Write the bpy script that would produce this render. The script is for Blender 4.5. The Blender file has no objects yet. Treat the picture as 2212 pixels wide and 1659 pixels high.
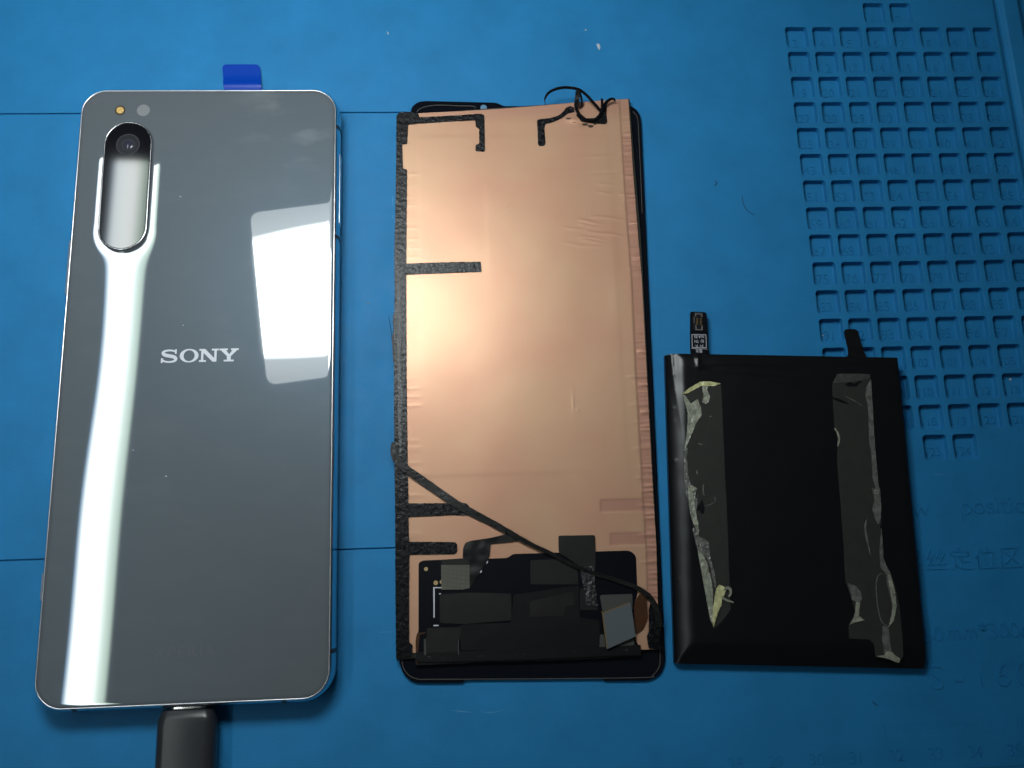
import bpy, bmesh, math, random
import numpy as np
from mathutils import Vector, Matrix, noise
from mathutils.geometry import delaunay_2d_cdt, tessellate_polygon
random.seed(7); np.random.seed(7)
R = math.radians
U = 0.001                                   # everything below is measured in millimetres
sc = bpy.context.scene
COL = sc.collection

# ------------------------------------------------------------------ camera
CAM_C = np.array([-13.21, -49.30, 221.68])
P_, RL_, YW_ = 0.22627, 0.2335, -0.26174    # pitch, roll, turn of the camera over the mat
F_PX, W_PX, H_PX = 1871.42, 2212.0, 1659.0
def _rot():
    c, s = math.cos(P_), math.sin(P_)
    A = np.array([[1, 0, 0], [0, c, -s], [0, s, c]])
    c, s = math.cos(RL_), math.sin(RL_)
    B = np.array([[c, -s, 0], [s, c, 0], [0, 0, 1]])
    c, s = math.cos(YW_), math.sin(YW_)
    Z = np.array([[c, -s, 0], [s, c, 0], [0, 0, 1]])
    return Z @ A @ B
CAM_R = _rot()
cd = bpy.data.cameras.new('camera'); cam = bpy.data.objects.new('camera', cd); COL.objects.link(cam)
cd.sensor_width = 36.0; cd.lens = 36.0 * F_PX / W_PX
cd.clip_start = 0.01; cd.clip_end = 50.0
M = Matrix.Identity(4)
for i in range(3):
    for j in range(3): M[i][j] = CAM_R[i, j]
    M[i][3] = CAM_C[i] * U
cam.matrix_world = M
sc.camera = cam

# ------------------------------------------------------------------ world, exposure
w = bpy.data.worlds.new('World'); sc.world = w; w.use_nodes = True
w.node_tree.nodes['Background'].inputs[0].default_value = (0.80, 0.92, 1.0, 1)
w.node_tree.nodes['Background'].inputs[1].default_value = 0.035
sc.view_settings.view_transform = 'Standard'; sc.view_settings.look = 'None'
sc.view_settings.exposure = 0.0; sc.view_settings.gamma = 1.0
PANEL_E, STRIP_E = 24.0, 11.0               # emission of the two lamps over the bench
sc.cycles.use_denoising = True
sc.cycles.max_bounces = 8

# measuring tool: a point of the photograph (zoomed view, x, y) laid on the plane z in mm
VIEWS = dict(A=(200, 150, 950/2212), B=(100, 850, 1050/2177), C=(80, 1600, 1070/2093), D=(1200, 250, 950/2212),
             E=(1200, 850, 950/1970), F=(1200, 1600, 950/2212), G=(2060, 950, 900/2212), H=(2060, 1550, 900/2212),
             I=(2464, 0, 800/2212), J=(2464, 550, 800/2212), K=(2764, 1050, 500/1659), L=(2764, 1500, 500/1659),
             M=(2264, 1950, 1000/2212), N=(1000, 1950, 1300/2212), W=(0, 0, 3264/2212))
def at(v, x, y, z=0.0):
    o = VIEWS[v]
    px, py = (o[0] + x*o[2]) / (3264/2212), (o[1] + y*o[2]) / (3264/2212)
    d = CAM_R @ np.array([(px - W_PX/2) / F_PX, (H_PX/2 - py) / F_PX, -1.0])
    p = CAM_C + d * (z - CAM_C[2]) / d[2]
    return (float(p[0]), float(p[1]))
def ats(v, pts, z=0.0): return [at(v, x, y, z) for x, y in pts]

# ------------------------------------------------------------------ materials
def mat(name, base, rough=0.5, metal=0.0, spec=0.5, coat=0.0, coat_rough=0.02, var=0.0, var_scale=300.0,
        bump=0.0, bump_scale=2000.0, rvar=0.0, rvar_scale=900.0, ior=1.45, detail=4.0, dark=None, fleck=None):
    m = bpy.data.materials.new(name); m.use_nodes = True
    nt = m.node_tree; b = nt.nodes['Principled BSDF']
    b.inputs['Base Color'].default_value = (*base, 1); b.inputs['Roughness'].default_value = rough
    b.inputs['Metallic'].default_value = metal; b.inputs['Specular IOR Level'].default_value = spec
    b.inputs['Coat Weight'].default_value = coat; b.inputs['Coat Roughness'].default_value = coat_rough
    b.inputs['IOR'].default_value = ior
    tc = nt.nodes.new('ShaderNodeTexCoord')
    def nz(scale, det=detail):
        n = nt.nodes.new('ShaderNodeTexNoise'); n.inputs['Scale'].default_value = scale
        n.inputs['Detail'].default_value = det; n.inputs['Roughness'].default_value = 0.6
        nt.links.new(tc.outputs['Object'], n.inputs['Vector']); return n
    if var:
        n = nz(var_scale); mx = nt.nodes.new('ShaderNodeMix'); mx.data_type = 'RGBA'
        d = dark or tuple(c*(1-var) for c in base)
        mx.inputs['A'].default_value = (*d, 1); mx.inputs['B'].default_value = (*[min(1, c*(1+var)) for c in base], 1)
        rp = nt.nodes.new('ShaderNodeMapRange'); rp.inputs['From Min'].default_value = 0.3; rp.inputs['From Max'].default_value = 0.7
        nt.links.new(n.outputs['Fac'], rp.inputs['Value']); nt.links.new(rp.outputs['Result'], mx.inputs['Factor'])
        nt.links.new(mx.outputs['Result'], b.inputs['Base Color'])
    if fleck:                                # pale grit, plus the sparkle of a tacky surface painted into its colour
        n = nz(2300, 2); n2 = nz(160, 2); rp = nt.nodes.new('ShaderNodeMapRange')
        rp.inputs['From Min'].default_value = 0.64; rp.inputs['From Max'].default_value = 0.70
        r2 = nt.nodes.new('ShaderNodeMapRange'); r2.inputs['From Min'].default_value = 0.45; r2.inputs['From Max'].default_value = 0.62
        mm = nt.nodes.new('ShaderNodeMath'); mm.operation = 'MULTIPLY'
        nt.links.new(n.outputs['Fac'], rp.inputs['Value']); nt.links.new(n2.outputs['Fac'], r2.inputs['Value'])
        nt.links.new(rp.outputs['Result'], mm.inputs[0]); nt.links.new(r2.outputs['Result'], mm.inputs[1])
        mx = nt.nodes.new('ShaderNodeMix'); mx.data_type = 'RGBA'; mx.inputs['B'].default_value = (*fleck, 1)
        if b.inputs['Base Color'].is_linked: nt.links.new(b.inputs['Base Color'].links[0].from_socket, mx.inputs['A'])
        else: mx.inputs['A'].default_value = (*base, 1)
        nt.links.new(mm.outputs[0], mx.inputs['Factor']); nt.links.new(mx.outputs['Result'], b.inputs['Base Color'])
    if rvar:
        n = nz(rvar_scale); rp = nt.nodes.new('ShaderNodeMapRange')
        rp.inputs['From Min'].default_value = 0.3; rp.inputs['From Max'].default_value = 0.7
        rp.inputs['To Min'].default_value = max(0.02, rough - rvar); rp.inputs['To Max'].default_value = min(1, rough + rvar)
        nt.links.new(n.outputs['Fac'], rp.inputs['Value']); nt.links.new(rp.outputs['Result'], b.inputs['Roughness'])
    if bump:
        n = nz(bump_scale); bp = nt.nodes.new('ShaderNodeBump'); bp.inputs['Strength'].default_value = bump
        bp.inputs['Distance'].default_value = 0.0002
        nt.links.new(n.outputs['Fac'], bp.inputs['Height']); nt.links.new(bp.outputs['Normal'], b.inputs['Normal'])
    return m

MT = {}
MT['mat'] = mat('blue_silicone', (0.0125, 0.162, 0.372), 0.60, spec=0.26, var=0.09, var_scale=75, bump=0.20, bump_scale=2200, rvar=0.06, rvar_scale=200)
MT['pit'] = MT['mat']
MT['table'] = mat('dark_table', (0.02, 0.022, 0.025), 0.6, var=0.2)
MT['frame'] = mat('polished_metal', (0.62, 0.63, 0.66), 0.10, metal=1.0)
MT['rim_metal'] = mat('satin_metal_rim', (0.60, 0.61, 0.64), 0.30, metal=1.0)
MT['button'] = mat('brushed_button_metal', (0.72, 0.73, 0.76), 0.48, metal=1.0)
MT['band'] = mat('dark_plastic_band', (0.03, 0.032, 0.036), 0.4)
MT['ring'] = mat('dark_polished_ring', (0.55, 0.55, 0.57), 0.24, metal=1.0)
MT['window'] = mat('black_camera_glass', (0.004, 0.004, 0.006), 0.055, spec=0.80, ior=1.5)
MT['lens_dark'] = mat('lens_ring', (0.030, 0.032, 0.040), 0.30, spec=0.3)
MT['lens_mid'] = mat('lens_barrel', (0.012, 0.012, 0.016), 0.25, spec=0.3)
MT['lens_glass'] = mat('lens_glass', (0.030, 0.030, 0.045), 0.05, spec=0.5)
MT['led'] = mat('amber_led', (0.55, 0.36, 0.12), 0.3, spec=0.5, var=0.5, var_scale=2500)
MT['led_ring'] = mat('led_well', (0.05, 0.035, 0.015), 0.35)
MT['sensor'] = mat('grey_sensor_window', (0.18, 0.19, 0.20), 0.35)
MT['letter'] = mat('silver_lettering', (0.55, 0.57, 0.62), 0.35, spec=0.5)
MT['letter_dim'] = mat('dim_lettering', (0.088, 0.094, 0.098), 0.35)
MT['tab'] = mat('blue_film', (0.0015, 0.040, 0.33), 0.34, spec=0.22)
MT['plug'] = mat('dark_grey_rubber', (0.022, 0.023, 0.027), 0.30, spec=0.5, bump=0.05, bump_scale=3000)
MT['shell'] = mat('plug_steel', (0.70, 0.69, 0.66), 0.25, metal=1.0)
MT['glass_black'] = mat('black_cover_glass', (0.004, 0.005, 0.008), 0.06, spec=0.35)
MT['panel_edge'] = mat('panel_edge', (0.012, 0.013, 0.008), 0.4)
MT['tape'] = mat('black_adhesive_tape', (0.0040, 0.0043, 0.0055), 0.28, spec=0.26, bump=0.45, bump_scale=2100, rvar=0.12, rvar_scale=1700, var=0.3, var_scale=900, fleck=(0.12, 0.125, 0.14))
MT['tape_glitter'] = mat('torn_adhesive', (0.014, 0.0145, 0.016), 0.26, spec=0.6, bump=1.0, bump_scale=1700, rvar=0.15, rvar_scale=1500, detail=6, fleck=(0.14, 0.14, 0.15))
MT['tape_smooth'] = mat('black_film_tape', (0.0045, 0.0046, 0.0050), 0.42, spec=0.30, bump=0.06, bump_scale=700)
MT['tape_grey'] = mat('charcoal_film_tape', (0.0085, 0.0078, 0.0072), 0.46, spec=0.32, bump=0.10, bump_scale=500)
MT['board'] = mat('black_circuit_board', (0.0022, 0.0030, 0.0055), 0.35, spec=0.2)
MT['white'] = mat('white_print', (0.50, 0.50, 0.55), 0.5)
MT['gold'] = mat('gold_contact', (0.40, 0.29, 0.14), 0.45, metal=0.6)
MT['orange'] = mat('orange_flex', (0.045, 0.016, 0.004), 0.38, var=0.15)
MT['plate'] = mat('grey_steel_plate', (0.10, 0.115, 0.125), 0.42, metal=0.3)
MT['plate_grey'] = mat('dull_grey_patch', (0.042, 0.042, 0.039), 0.5)
MT['pouch'] = mat('black_pouch_film', (0.0040, 0.0042, 0.0052), 0.33, spec=0.42, bump=0.03, bump_scale=900)
MT['strip'] = mat('stretched_adhesive_film', (0.026, 0.026, 0.0235), 0.34, spec=0.55, bump=0.12, bump_scale=500, var=0.12, var_scale=500, coat=0.5, coat_rough=0.12)
MT['glue'] = mat('crumpled_glue', (0.22, 0.228, 0.178), 0.30, spec=0.6, var=0.4, var_scale=600, bump=0.8, bump_scale=1200)
MT['glue_clear'] = mat('clear_glue_edge', (0.105, 0.106, 0.098), 0.26, spec=0.7, var=0.4, var_scale=600, bump=0.8, bump_scale=1200)
MT['glue_yellow'] = mat('yellow_glue', (0.42, 0.41, 0.21), 0.36, spec=0.5, var=0.3, var_scale=900)
MT['lint'] = mat('white_lint', (0.34, 0.40, 0.46), 0.8)
MT['hair'] = mat('dark_hair', (0.006, 0.007, 0.012), 0.6)
MT['lamp_body'] = mat('lamp_white_plastic', (0.7, 0.7, 0.7), 0.5)
MT['fabric'] = mat('metallic_mesh_fabric', (0.19, 0.185, 0.155), 0.42, metal=0.55, spec=0.4)

# woven grain of the conductive fabric
def weave(m):
    nt = m.node_tree; b = nt.nodes['Principled BSDF']; tc = nt.nodes.new('ShaderNodeTexCoord')
    acc = None
    for ax in ('X', 'Y'):
        wv = nt.nodes.new('ShaderNodeTexWave'); wv.bands_direction = ax; wv.inputs['Scale'].default_value = 1000
        wv.inputs['Distortion'].default_value = 1.5
        nt.links.new(tc.outputs['Object'], wv.inputs['Vector'])
        if acc is None: acc = wv.outputs['Fac']
        else:
            mm = nt.nodes.new('ShaderNodeMath'); mm.operation = 'ADD'
            nt.links.new(acc, mm.inputs[0]); nt.links.new(wv.outputs['Fac'], mm.inputs[1]); acc = mm.outputs[0]
    bp = nt.nodes.new('ShaderNodeBump'); bp.inputs['Strength'].default_value = 0.8; bp.inputs['Distance'].default_value = 0.0001
    nt.links.new(acc, bp.inputs['Height']); nt.links.new(bp.outputs['Normal'], b.inputs['Normal'])
    rp = nt.nodes.new('ShaderNodeMapRange'); rp.inputs['From Max'].default_value = 2.0
    rp.inputs['To Min'].default_value = 0.55; rp.inputs['To Max'].default_value = 1.2
    mx = nt.nodes.new('ShaderNodeVectorMath'); mx.operation = 'SCALE'; mx.inputs[0].default_value = b.inputs['Base Color'].default_value[:3]
    nt.links.new(acc, rp.inputs['Value']); nt.links.new(rp.outputs['Result'], mx.inputs['Scale'])
    nt.links.new(mx.outputs['Vector'], b.inputs['Base Color'])
weave(MT['fabric'])

# phone back: dark grey lacquer under clear glass, with faint finger smudges
def back_glass_material():
    m = mat('grey_back_glass', (0.094, 0.105, 0.115), 0.40, spec=0.42, coat=1.0, coat_rough=0.0)
    m.node_tree.nodes['Principled BSDF'].inputs['Specular Tint'].default_value = (0.50, 0.75, 1.0, 1)
    nt = m.node_tree; b = nt.nodes['Principled BSDF']; tc = nt.nodes.new('ShaderNodeTexCoord')
    b.inputs['Coat IOR'].default_value = 2.0
    n = nt.nodes.new('ShaderNodeTexNoise'); n.inputs['Scale'].default_value = 90; n.inputs['Detail'].default_value = 6
    mp = nt.nodes.new('ShaderNodeMapping'); mp.inputs['Rotation'].default_value = (0, 0, 0.5); mp.inputs['Scale'].default_value = (1, 2.2, 1)
    nt.links.new(tc.outputs['Object'], mp.inputs['Vector']); nt.links.new(mp.outputs['Vector'], n.inputs['Vector'])
    # smudges lie mostly on the top right corner of the glass
    sx = nt.nodes.new('ShaderNodeSeparateXYZ'); nt.links.new(tc.outputs['Object'], sx.inputs[0])
    d = nt.nodes.new('ShaderNodeVectorMath'); d.operation = 'DISTANCE'; d.inputs[1].default_value = (0.028, 0.073, 0.0079)
    nt.links.new(tc.outputs['Object'], d.inputs[0])
    mr = nt.nodes.new('ShaderNodeMapRange'); mr.inputs['From Min'].default_value = 0.004; mr.inputs['From Max'].default_value = 0.024
    mr.inputs['To Min'].default_value = 1.0; mr.inputs['To Max'].default_value = 0.12
    nt.links.new(d.outputs['Value'], mr.inputs['Value'])
    r1 = nt.nodes.new('ShaderNodeMapRange'); r1.inputs['From Min'].default_value = 0.52; r1.inputs['From Max'].default_value = 0.72
    nt.links.new(n.outputs['Fac'], r1.inputs['Value'])
    mu = nt.nodes.new('ShaderNodeMath'); mu.operation = 'MULTIPLY'
    nt.links.new(r1.outputs['Result'], mu.inputs[0]); nt.links.new(mr.outputs['Result'], mu.inputs[1])
    mx = nt.nodes.new('ShaderNodeMix'); mx.data_type = 'RGBA'
    mx.inputs['A'].default_value = (0.094, 0.105, 0.115, 1); mx.inputs['B'].default_value = (0.16, 0.17, 0.18, 1)
    nt.links.new(mu.outputs[0], mx.inputs['Factor']); nt.links.new(mx.outputs['Result'], b.inputs['Base Color'])
    return m
MT['back'] = back_glass_material()

# copper foil: two gloss lobes, stains and faint rolling lines
def copper_material():
    m = mat('copper_foil', (0.86, 0.56, 0.36), 0.30, metal=1.0)
    nt = m.node_tree; b = nt.nodes['Principled BSDF']; tc = nt.nodes.new('ShaderNodeTexCoord')
    out = nt.nodes['Material Output']
    def nz(scale, det, vec=None):
        n = nt.nodes.new('ShaderNodeTexNoise'); n.inputs['Scale'].default_value = scale; n.inputs['Detail'].default_value = det
        nt.links.new(vec or tc.outputs['Object'], n.inputs['Vector']); return n
    n1 = nz(45, 3)
    mx = nt.nodes.new('ShaderNodeMix'); mx.data_type = 'RGBA'
    mx.inputs['A'].default_value = (0.91, 0.52, 0.355, 1); mx.inputs['B'].default_value = (0.93, 0.59, 0.39, 1)
    rp = nt.nodes.new('ShaderNodeMapRange'); rp.inputs['From Min'].default_value = 0.35; rp.inputs['From Max'].default_value = 0.65
    nt.links.new(n1.outputs['Fac'], rp.inputs['Value']); nt.links.new(rp.outputs['Result'], mx.inputs['Factor'])
    mp = nt.nodes.new('ShaderNodeMapping'); mp.inputs['Scale'].default_value = (1, 0.04, 1)
    nt.links.new(tc.outputs['Object'], mp.inputs['Vector'])
    n2 = nz(2600, 3, mp.outputs['Vector'])
    n3 = nz(2500, 2)
    ad = nt.nodes.new('ShaderNodeMath'); ad.operation = 'ADD'
    nt.links.new(n2.outputs['Fac'], ad.inputs[0]); nt.links.new(n3.outputs['Fac'], ad.inputs[1])
    bp = nt.nodes.new('ShaderNodeBump'); bp.inputs['Strength'].default_value = 0.06; bp.inputs['Distance'].default_value = 0.0001
    nt.links.new(ad.outputs[0], bp.inputs['Height'])
    b2 = nt.nodes.new('ShaderNodeBsdfPrincipled'); b2.inputs['Metallic'].default_value = 1.0; b2.inputs['Roughness'].default_value = 0.50
    df = nt.nodes.new('ShaderNodeBsdfDiffuse')
    # single-layer margins of the foil are pinker and duller than the double layer
    at_ = nt.nodes.new('ShaderNodeAttribute'); at_.attribute_name = 'single_layer'
    m2 = nt.nodes.new('ShaderNodeMix'); m2.data_type = 'RGBA'; m2.inputs['B'].default_value = (0.80, 0.44, 0.32, 1)
    nt.links.new(at_.outputs['Fac'], m2.inputs['Factor']); nt.links.new(mx.outputs['Result'], m2.inputs['A'])
    dk = nt.nodes.new('ShaderNodeMix'); dk.data_type = 'RGBA'; dk.blend_type = 'MULTIPLY'; dk.inputs['Factor'].default_value = 1.0
    dk.inputs['B'].default_value = (0.41, 0.395, 0.39, 1); nt.links.new(m2.outputs['Result'], dk.inputs['A'])
    nt.links.new(dk.outputs['Result'], df.inputs['Color']); nt.links.new(bp.outputs['Normal'], df.inputs['Normal'])
    for q in (b, b2):
        nt.links.new(m2.outputs['Result'], q.inputs['Base Color']); nt.links.new(bp.outputs['Normal'], q.inputs['Normal'])
    m3 = nt.nodes.new('ShaderNodeMixShader'); m3.inputs[0].default_value = 0.18
    nt.links.new(df.outputs[0], m3.inputs[1]); nt.links.new(b2.outputs[0], m3.inputs[2])
    ms = nt.nodes.new('ShaderNodeMixShader'); ms.inputs[0].default_value = 0.92
    nt.links.new(b.outputs[0], ms.inputs[1]); nt.links.new(m3.outputs[0], ms.inputs[2]); nt.links.new(ms.outputs[0], out.inputs['Surface'])
    return m
MT['copper'] = copper_material()

def emitter(name, strength, axis, stops, color):
    """a lamp diffuser: brightest over its light source, weaker towards its rim"""
    m = bpy.data.materials.new(name); m.use_nodes = True; nt = m.node_tree; nt.nodes.clear()
    out = nt.nodes.new('ShaderNodeOutputMaterial'); e = nt.nodes.new('ShaderNodeEmission'); tc = nt.nodes.new('ShaderNodeTexCoord')
    sx = nt.nodes.new('ShaderNodeSeparateXYZ'); nt.links.new(tc.outputs['Object'], sx.inputs[0])
    e.inputs['Color'].default_value = (*color, 1)
    src = sx.outputs[axis]
    if axis == 'Y':                                   # the bright zone of the panel has a bowed edge
        sh = nt.nodes.new('ShaderNodeMapRange'); sh.interpolation_type = 'SMOOTHSTEP'      # unseen right half: bright zone shaped lower to bring the copper highlight down
        sh.inputs['From Min'].default_value = -0.012; sh.inputs['From Max'].default_value = 0.010; sh.inputs['To Max'].default_value = 0.020
        nt.links.new(sx.outputs['X'], sh.inputs['Value'])
        yy = nt.nodes.new('ShaderNodeMath'); yy.operation = 'ADD'; nt.links.new(sx.outputs['Y'], yy.inputs[0]); nt.links.new(sh.outputs['Result'], yy.inputs[1])
        sq = nt.nodes.new('ShaderNodeMath'); sq.operation = 'MULTIPLY'; nt.links.new(sx.outputs['X'], sq.inputs[0]); nt.links.new(sx.outputs['X'], sq.inputs[1])
        ab = nt.nodes.new('ShaderNodeMath'); ab.operation = 'ABSOLUTE'; nt.links.new(yy.outputs[0], ab.inputs[0])
        ma = nt.nodes.new('ShaderNodeMath'); ma.operation = 'MULTIPLY_ADD'; ma.inputs[1].default_value = 1.3
        nt.links.new(sq.outputs[0], ma.inputs[0]); nt.links.new(ab.outputs[0], ma.inputs[2]); src = ma.outputs[0]
    lo, hi = stops[0][0], stops[-1][0]
    mr = nt.nodes.new('ShaderNodeMapRange'); mr.inputs['From Min'].default_value = lo; mr.inputs['From Max'].default_value = hi
    nt.links.new(src, mr.inputs['Value'])
    cr = nt.nodes.new('ShaderNodeValToRGB'); el = cr.color_ramp.elements
    while len(el) < len(stops): el.new(0.5)
    for k, (p, v) in enumerate(stops):
        el[k].position = (p - lo) / (hi - lo); el[k].color = (v, v, v, 1) if not isinstance(v, tuple) else (*v, 1)
    nt.links.new(mr.outputs['Result'], cr.inputs[0])
    mc = nt.nodes.new('ShaderNodeMix'); mc.data_type = 'RGBA'; mc.blend_type = 'MULTIPLY'; mc.inputs['Factor'].default_value = 1.0
    mc.inputs['B'].default_value = (*color, 1); nt.links.new(cr.outputs[0], mc.inputs['A']); nt.links.new(mc.outputs['Result'], e.inputs['Color'])
    e.inputs['Strength'].default_value = strength
    nt.links.new(e.outputs[0], out.inputs[0]); return m
MT['panel_light'] = emitter('lamp_panel_light', PANEL_E, 'Y', [(0.0, 1.0), (0.0325, 1.0), (0.0365, 0.14), (0.052, 0.09)], (0.93, 1.0, 1.0))
MT['strip_light'] = emitter('strip_lamp_light', STRIP_E, 'X', [(-0.0125, (0.10, 0.16, 0.24)), (-0.0095, (0.9, 0.97, 1.0)), (0.003, (1, 1, 1)), (0.0080, (0.50, 0.60, 0.54)), (0.0115, (0.30, 0.37, 0.32)), (0.0135, (0.02, 0.02, 0.02))], (0.96, 1.0, 0.99))

# ------------------------------------------------------------------ mesh helpers (millimetres in, metres out)
def thing(name, label, cat, loc=(0, 0, 0), group=None):
    o = bpy.data.objects.new(name, None); COL.objects.link(o); o.empty_display_size = 0.005
    o.location = Vector(loc) * U; o['label'] = label; o['category'] = cat
    if group: o['group'] = group
    o['mm'] = list(map(float, loc)); return o
def origin(o):
    v = Vector((0, 0, 0))
    while o is not None:
        v += Vector(o.get('mm', (0, 0, 0))); o = o.parent
    return v
def link(name, verts, faces, m, parent=None, smooth=None, base=None):
    """verts are in world millimetres; the object's own origin is its parent's (or base for a top-level mesh)"""
    o0 = np.array(origin(parent)) if parent is not None else np.array(base if base is not None else (0, 0, 0), float)
    me = bpy.data.meshes.new(name)
    v = (np.asarray(verts, float) - o0) * U
    me.from_pydata(v.tolist(), [], [list(map(int, f)) for f in faces])
    me.materials.append(m); me.update()
    if smooth is not None:
        me.shade_smooth()
        if smooth < 180: me.set_sharp_from_angle(angle=R(smooth))
    o = bpy.data.objects.new(name, me); COL.objects.link(o)
    if parent is not None: o.parent = parent; o['mm'] = [0.0, 0.0, 0.0]
    else: o.location = Vector(o0) * U; o['mm'] = list(map(float, o0))
    return o
class MB:
    def __init__(s): s.v = []; s.f = []
    def add(s, v, f):
        n = len(s.v); s.v += [tuple(p) for p in v]; s.f += [[i + n for i in q] for q in f]
    def prism(s, poly, z0, z1, bev=0.0):
        if area(poly) < 0: poly = poly[::-1]
        n = len(poly)
        loops = [[(x, y, z0) for x, y in poly]]
        if bev > 0:
            loops.append([(x, y, z1 - bev) for x, y in poly]); loops.append([(x, y, z1) for x, y in inset(poly, bev)])
        else: loops.append([(x, y, z1) for x, y in poly])
        s.loops(loops, cap0=True, cap1=True)
    def loops(s, loops, closed=True, cap0=False, cap1=False):
        n = len(loops[0]); v = [p for l in loops for p in l]; f = []
        for k in range(len(loops) - 1):
            for i in range(n if closed else n - 1):
                j = (i + 1) % n; f.append([k*n + i, k*n + j, (k+1)*n + j, (k+1)*n + i])
        if cap0: f += [[t for t in tri][::-1] for tri in cap(loops[0], 0)]
        if cap1: f += cap(loops[-1], (len(loops) - 1) * n)
        s.add(v, f)
    def build(s, name, m, parent=None, smooth=None, base=None): return link(name, s.v, s.f, m, parent, smooth, base)
def area(p): return 0.5 * sum(p[i][0]*p[(i+1) % len(p)][1] - p[(i+1) % len(p)][0]*p[i][1] for i in range(len(p)))
def cap(loop, off):
    t = tessellate_polygon([[Vector((p[0], p[1], 0)) for p in loop]])
    out = []
    for a, b, c in t:
        A, B, C = loop[a], loop[b], loop[c]
        cr = (B[0]-A[0])*(C[1]-A[1]) - (B[1]-A[1])*(C[0]-A[0])
        out.append([a+off, b+off, c+off] if cr > 0 else [a+off, c+off, b+off])
    return out
def inset(p, d):
    n = len(p); out = []
    for i in range(n):
        a, b, c = Vector(p[i-1]), Vector(p[i]), Vector(p[(i+1) % n])
        e1 = (b-a); e2 = (c-b)
        if e1.length < 1e-6 or e2.length < 1e-6: out.append(tuple(b)); continue
        e1.normalize(); e2.normalize()
        n1 = Vector((-e1.y, e1.x)); n2 = Vector((-e2.y, e2.x)); m_ = n1 + n2
        if m_.length < 0.3: out.append(tuple(b + n1*d)); continue
        m_ = m_ / max(0.35, m_.dot(n1)) if m_.dot(n1) else n1
        out.append(tuple(b + m_*d))
    return out
def fillet(p, r, seg=5):
    if not isinstance(r, (list, tuple)): r = [r]*len(p)
    n = len(p); out = []
    for i in range(n):
        a, b, c = Vector(p[i-1]), Vector(p[i]), Vector(p[(i+1) % n])
        u, v = (a-b), (c-b); lu, lv = u.length, v.length
        if r[i] <= 0 or lu < 1e-6 or lv < 1e-6: out.append(tuple(b)); continue
        u /= lu; v /= lv; t = min(r[i], lu*0.48, lv*0.48)
        p0, p1 = b + u*t, b + v*t
        for k in range(seg + 1):
            s = k / seg; out.append(tuple(p0*(1-s)**2 + b*2*s*(1-s) + p1*s*s))
    return out
def ragged(p, step=0.35, amp=0.05, freq=1.2, sd=0.0):
    """a hand-torn outline: edges subdivided and pushed a little in and out"""
    out = []; n = len(p)
    for i in range(n):
        a, b = Vector(p[i]), Vector(p[(i+1) % n]); L = (b-a).length; k = max(1, int(L/step))
        if L < 1e-6: continue
        d = (b-a)/L; nn = Vector((-d.y, d.x))
        for j in range(k):
            q = a + (b-a)*(j/k); s = noise.noise(Vector((q.x*freq, q.y*freq, sd))) * amp
            out.append(tuple(q + nn*(s if j else s*0.5)))
    return out
def rrect(x0, x1, y0, y1, r, seg=8):
    out = []
    for cx, cy, a0 in ((x1-r, y1-r, 0), (x0+r, y1-r, 90), (x0+r, y0+r, 180), (x1-r, y0+r, 270)):
        for k in range(seg+1):
            a = R(a0 + 90*k/seg); out.append((cx + r*math.cos(a), cy + r*math.sin(a)))
    return out
def circle(cx, cy, r, n=32): return [(cx + r*math.cos(2*math.pi*k/n), cy + r*math.sin(2*math.pi*k/n)) for k in range(n)]
def capsule(cx, y0, y1, r, seg=24):
    return [(cx + r*math.cos(math.pi*k/seg), y1 + r*math.sin(math.pi*k/seg)) for k in range(seg+1)] + \
           [(cx - r*math.cos(math.pi*k/seg), y0 - r*math.sin(math.pi*k/seg)) for k in range(seg+1)]
def inside(p, q):
    x, y = q; c = False; j = len(p)-1
    for i in range(len(p)):
        if (p[i][1] > y) != (p[j][1] > y) and x < (p[j][0]-p[i][0])*(y-p[i][1])/(p[j][1]-p[i][1]) + p[i][0]: c = not c
        j = i
    return c
def prism(name, poly, z0, z1, m, parent, bev=0.0, smooth=None):
    b = MB(); b.prism(poly, z0, z1, bev); return b.build(name, m, parent, smooth)
def sheet(name, poly, zfun, m, parent, step=0.5, thick=0.12, smooth=60, edge=0.35):
    """a thin film or crumpled skin: its outline filled with a triangle net whose height is zfun(x, y), with a rim of its own thickness"""
    if area(poly) < 0: poly = poly[::-1]
    P = ragged(poly, edge, 0.0); n = len(P)
    xs = [p[0] for p in P]; ys = [p[1] for p in P]; pts = [Vector(p) for p in P]
    y = min(ys) + step/2; row = 0
    while y < max(ys):
        x = min(xs) + step/2 + (row % 2)*step/2
        while x < max(xs):
            q = (x + random.uniform(-.2, .2)*step, y + random.uniform(-.2, .2)*step)
            if inside(P, q): pts.append(Vector(q))
            x += step
        y += step*0.87; row += 1
    vs, es, fs, ov, oe, of = delaunay_2d_cdt(pts, [(i, (i+1) % n) for i in range(n)], [list(range(n))], 1, 1e-5)
    bm = bmesh.new(); bv = [bm.verts.new((v.x, v.y, zfun(v.x, v.y))) for v in vs]
    for f in fs:
        try: bm.faces.new([bv[i] for i in f])
        except ValueError: pass
    bmesh.ops.recalc_face_normals(bm, faces=bm.faces)
    if sum(f.normal.z for f in bm.faces) < 0: bmesh.ops.reverse_faces(bm, faces=bm.faces)
    be = [e for e in bm.edges if len(e.link_faces) == 1]
    r = bmesh.ops.extrude_edge_only(bm, edges=be)
    for v in r['geom']:
        if isinstance(v, bmesh.types.BMVert): v.co.z -= thick
    bm.verts.index_update()
    V = [tuple(v.co) for v in bm.verts]; Fc = [[v.index for v in f.verts] for f in bm.faces]; bm.free()
    return link(name, V, Fc, m, parent, smooth)
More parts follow.
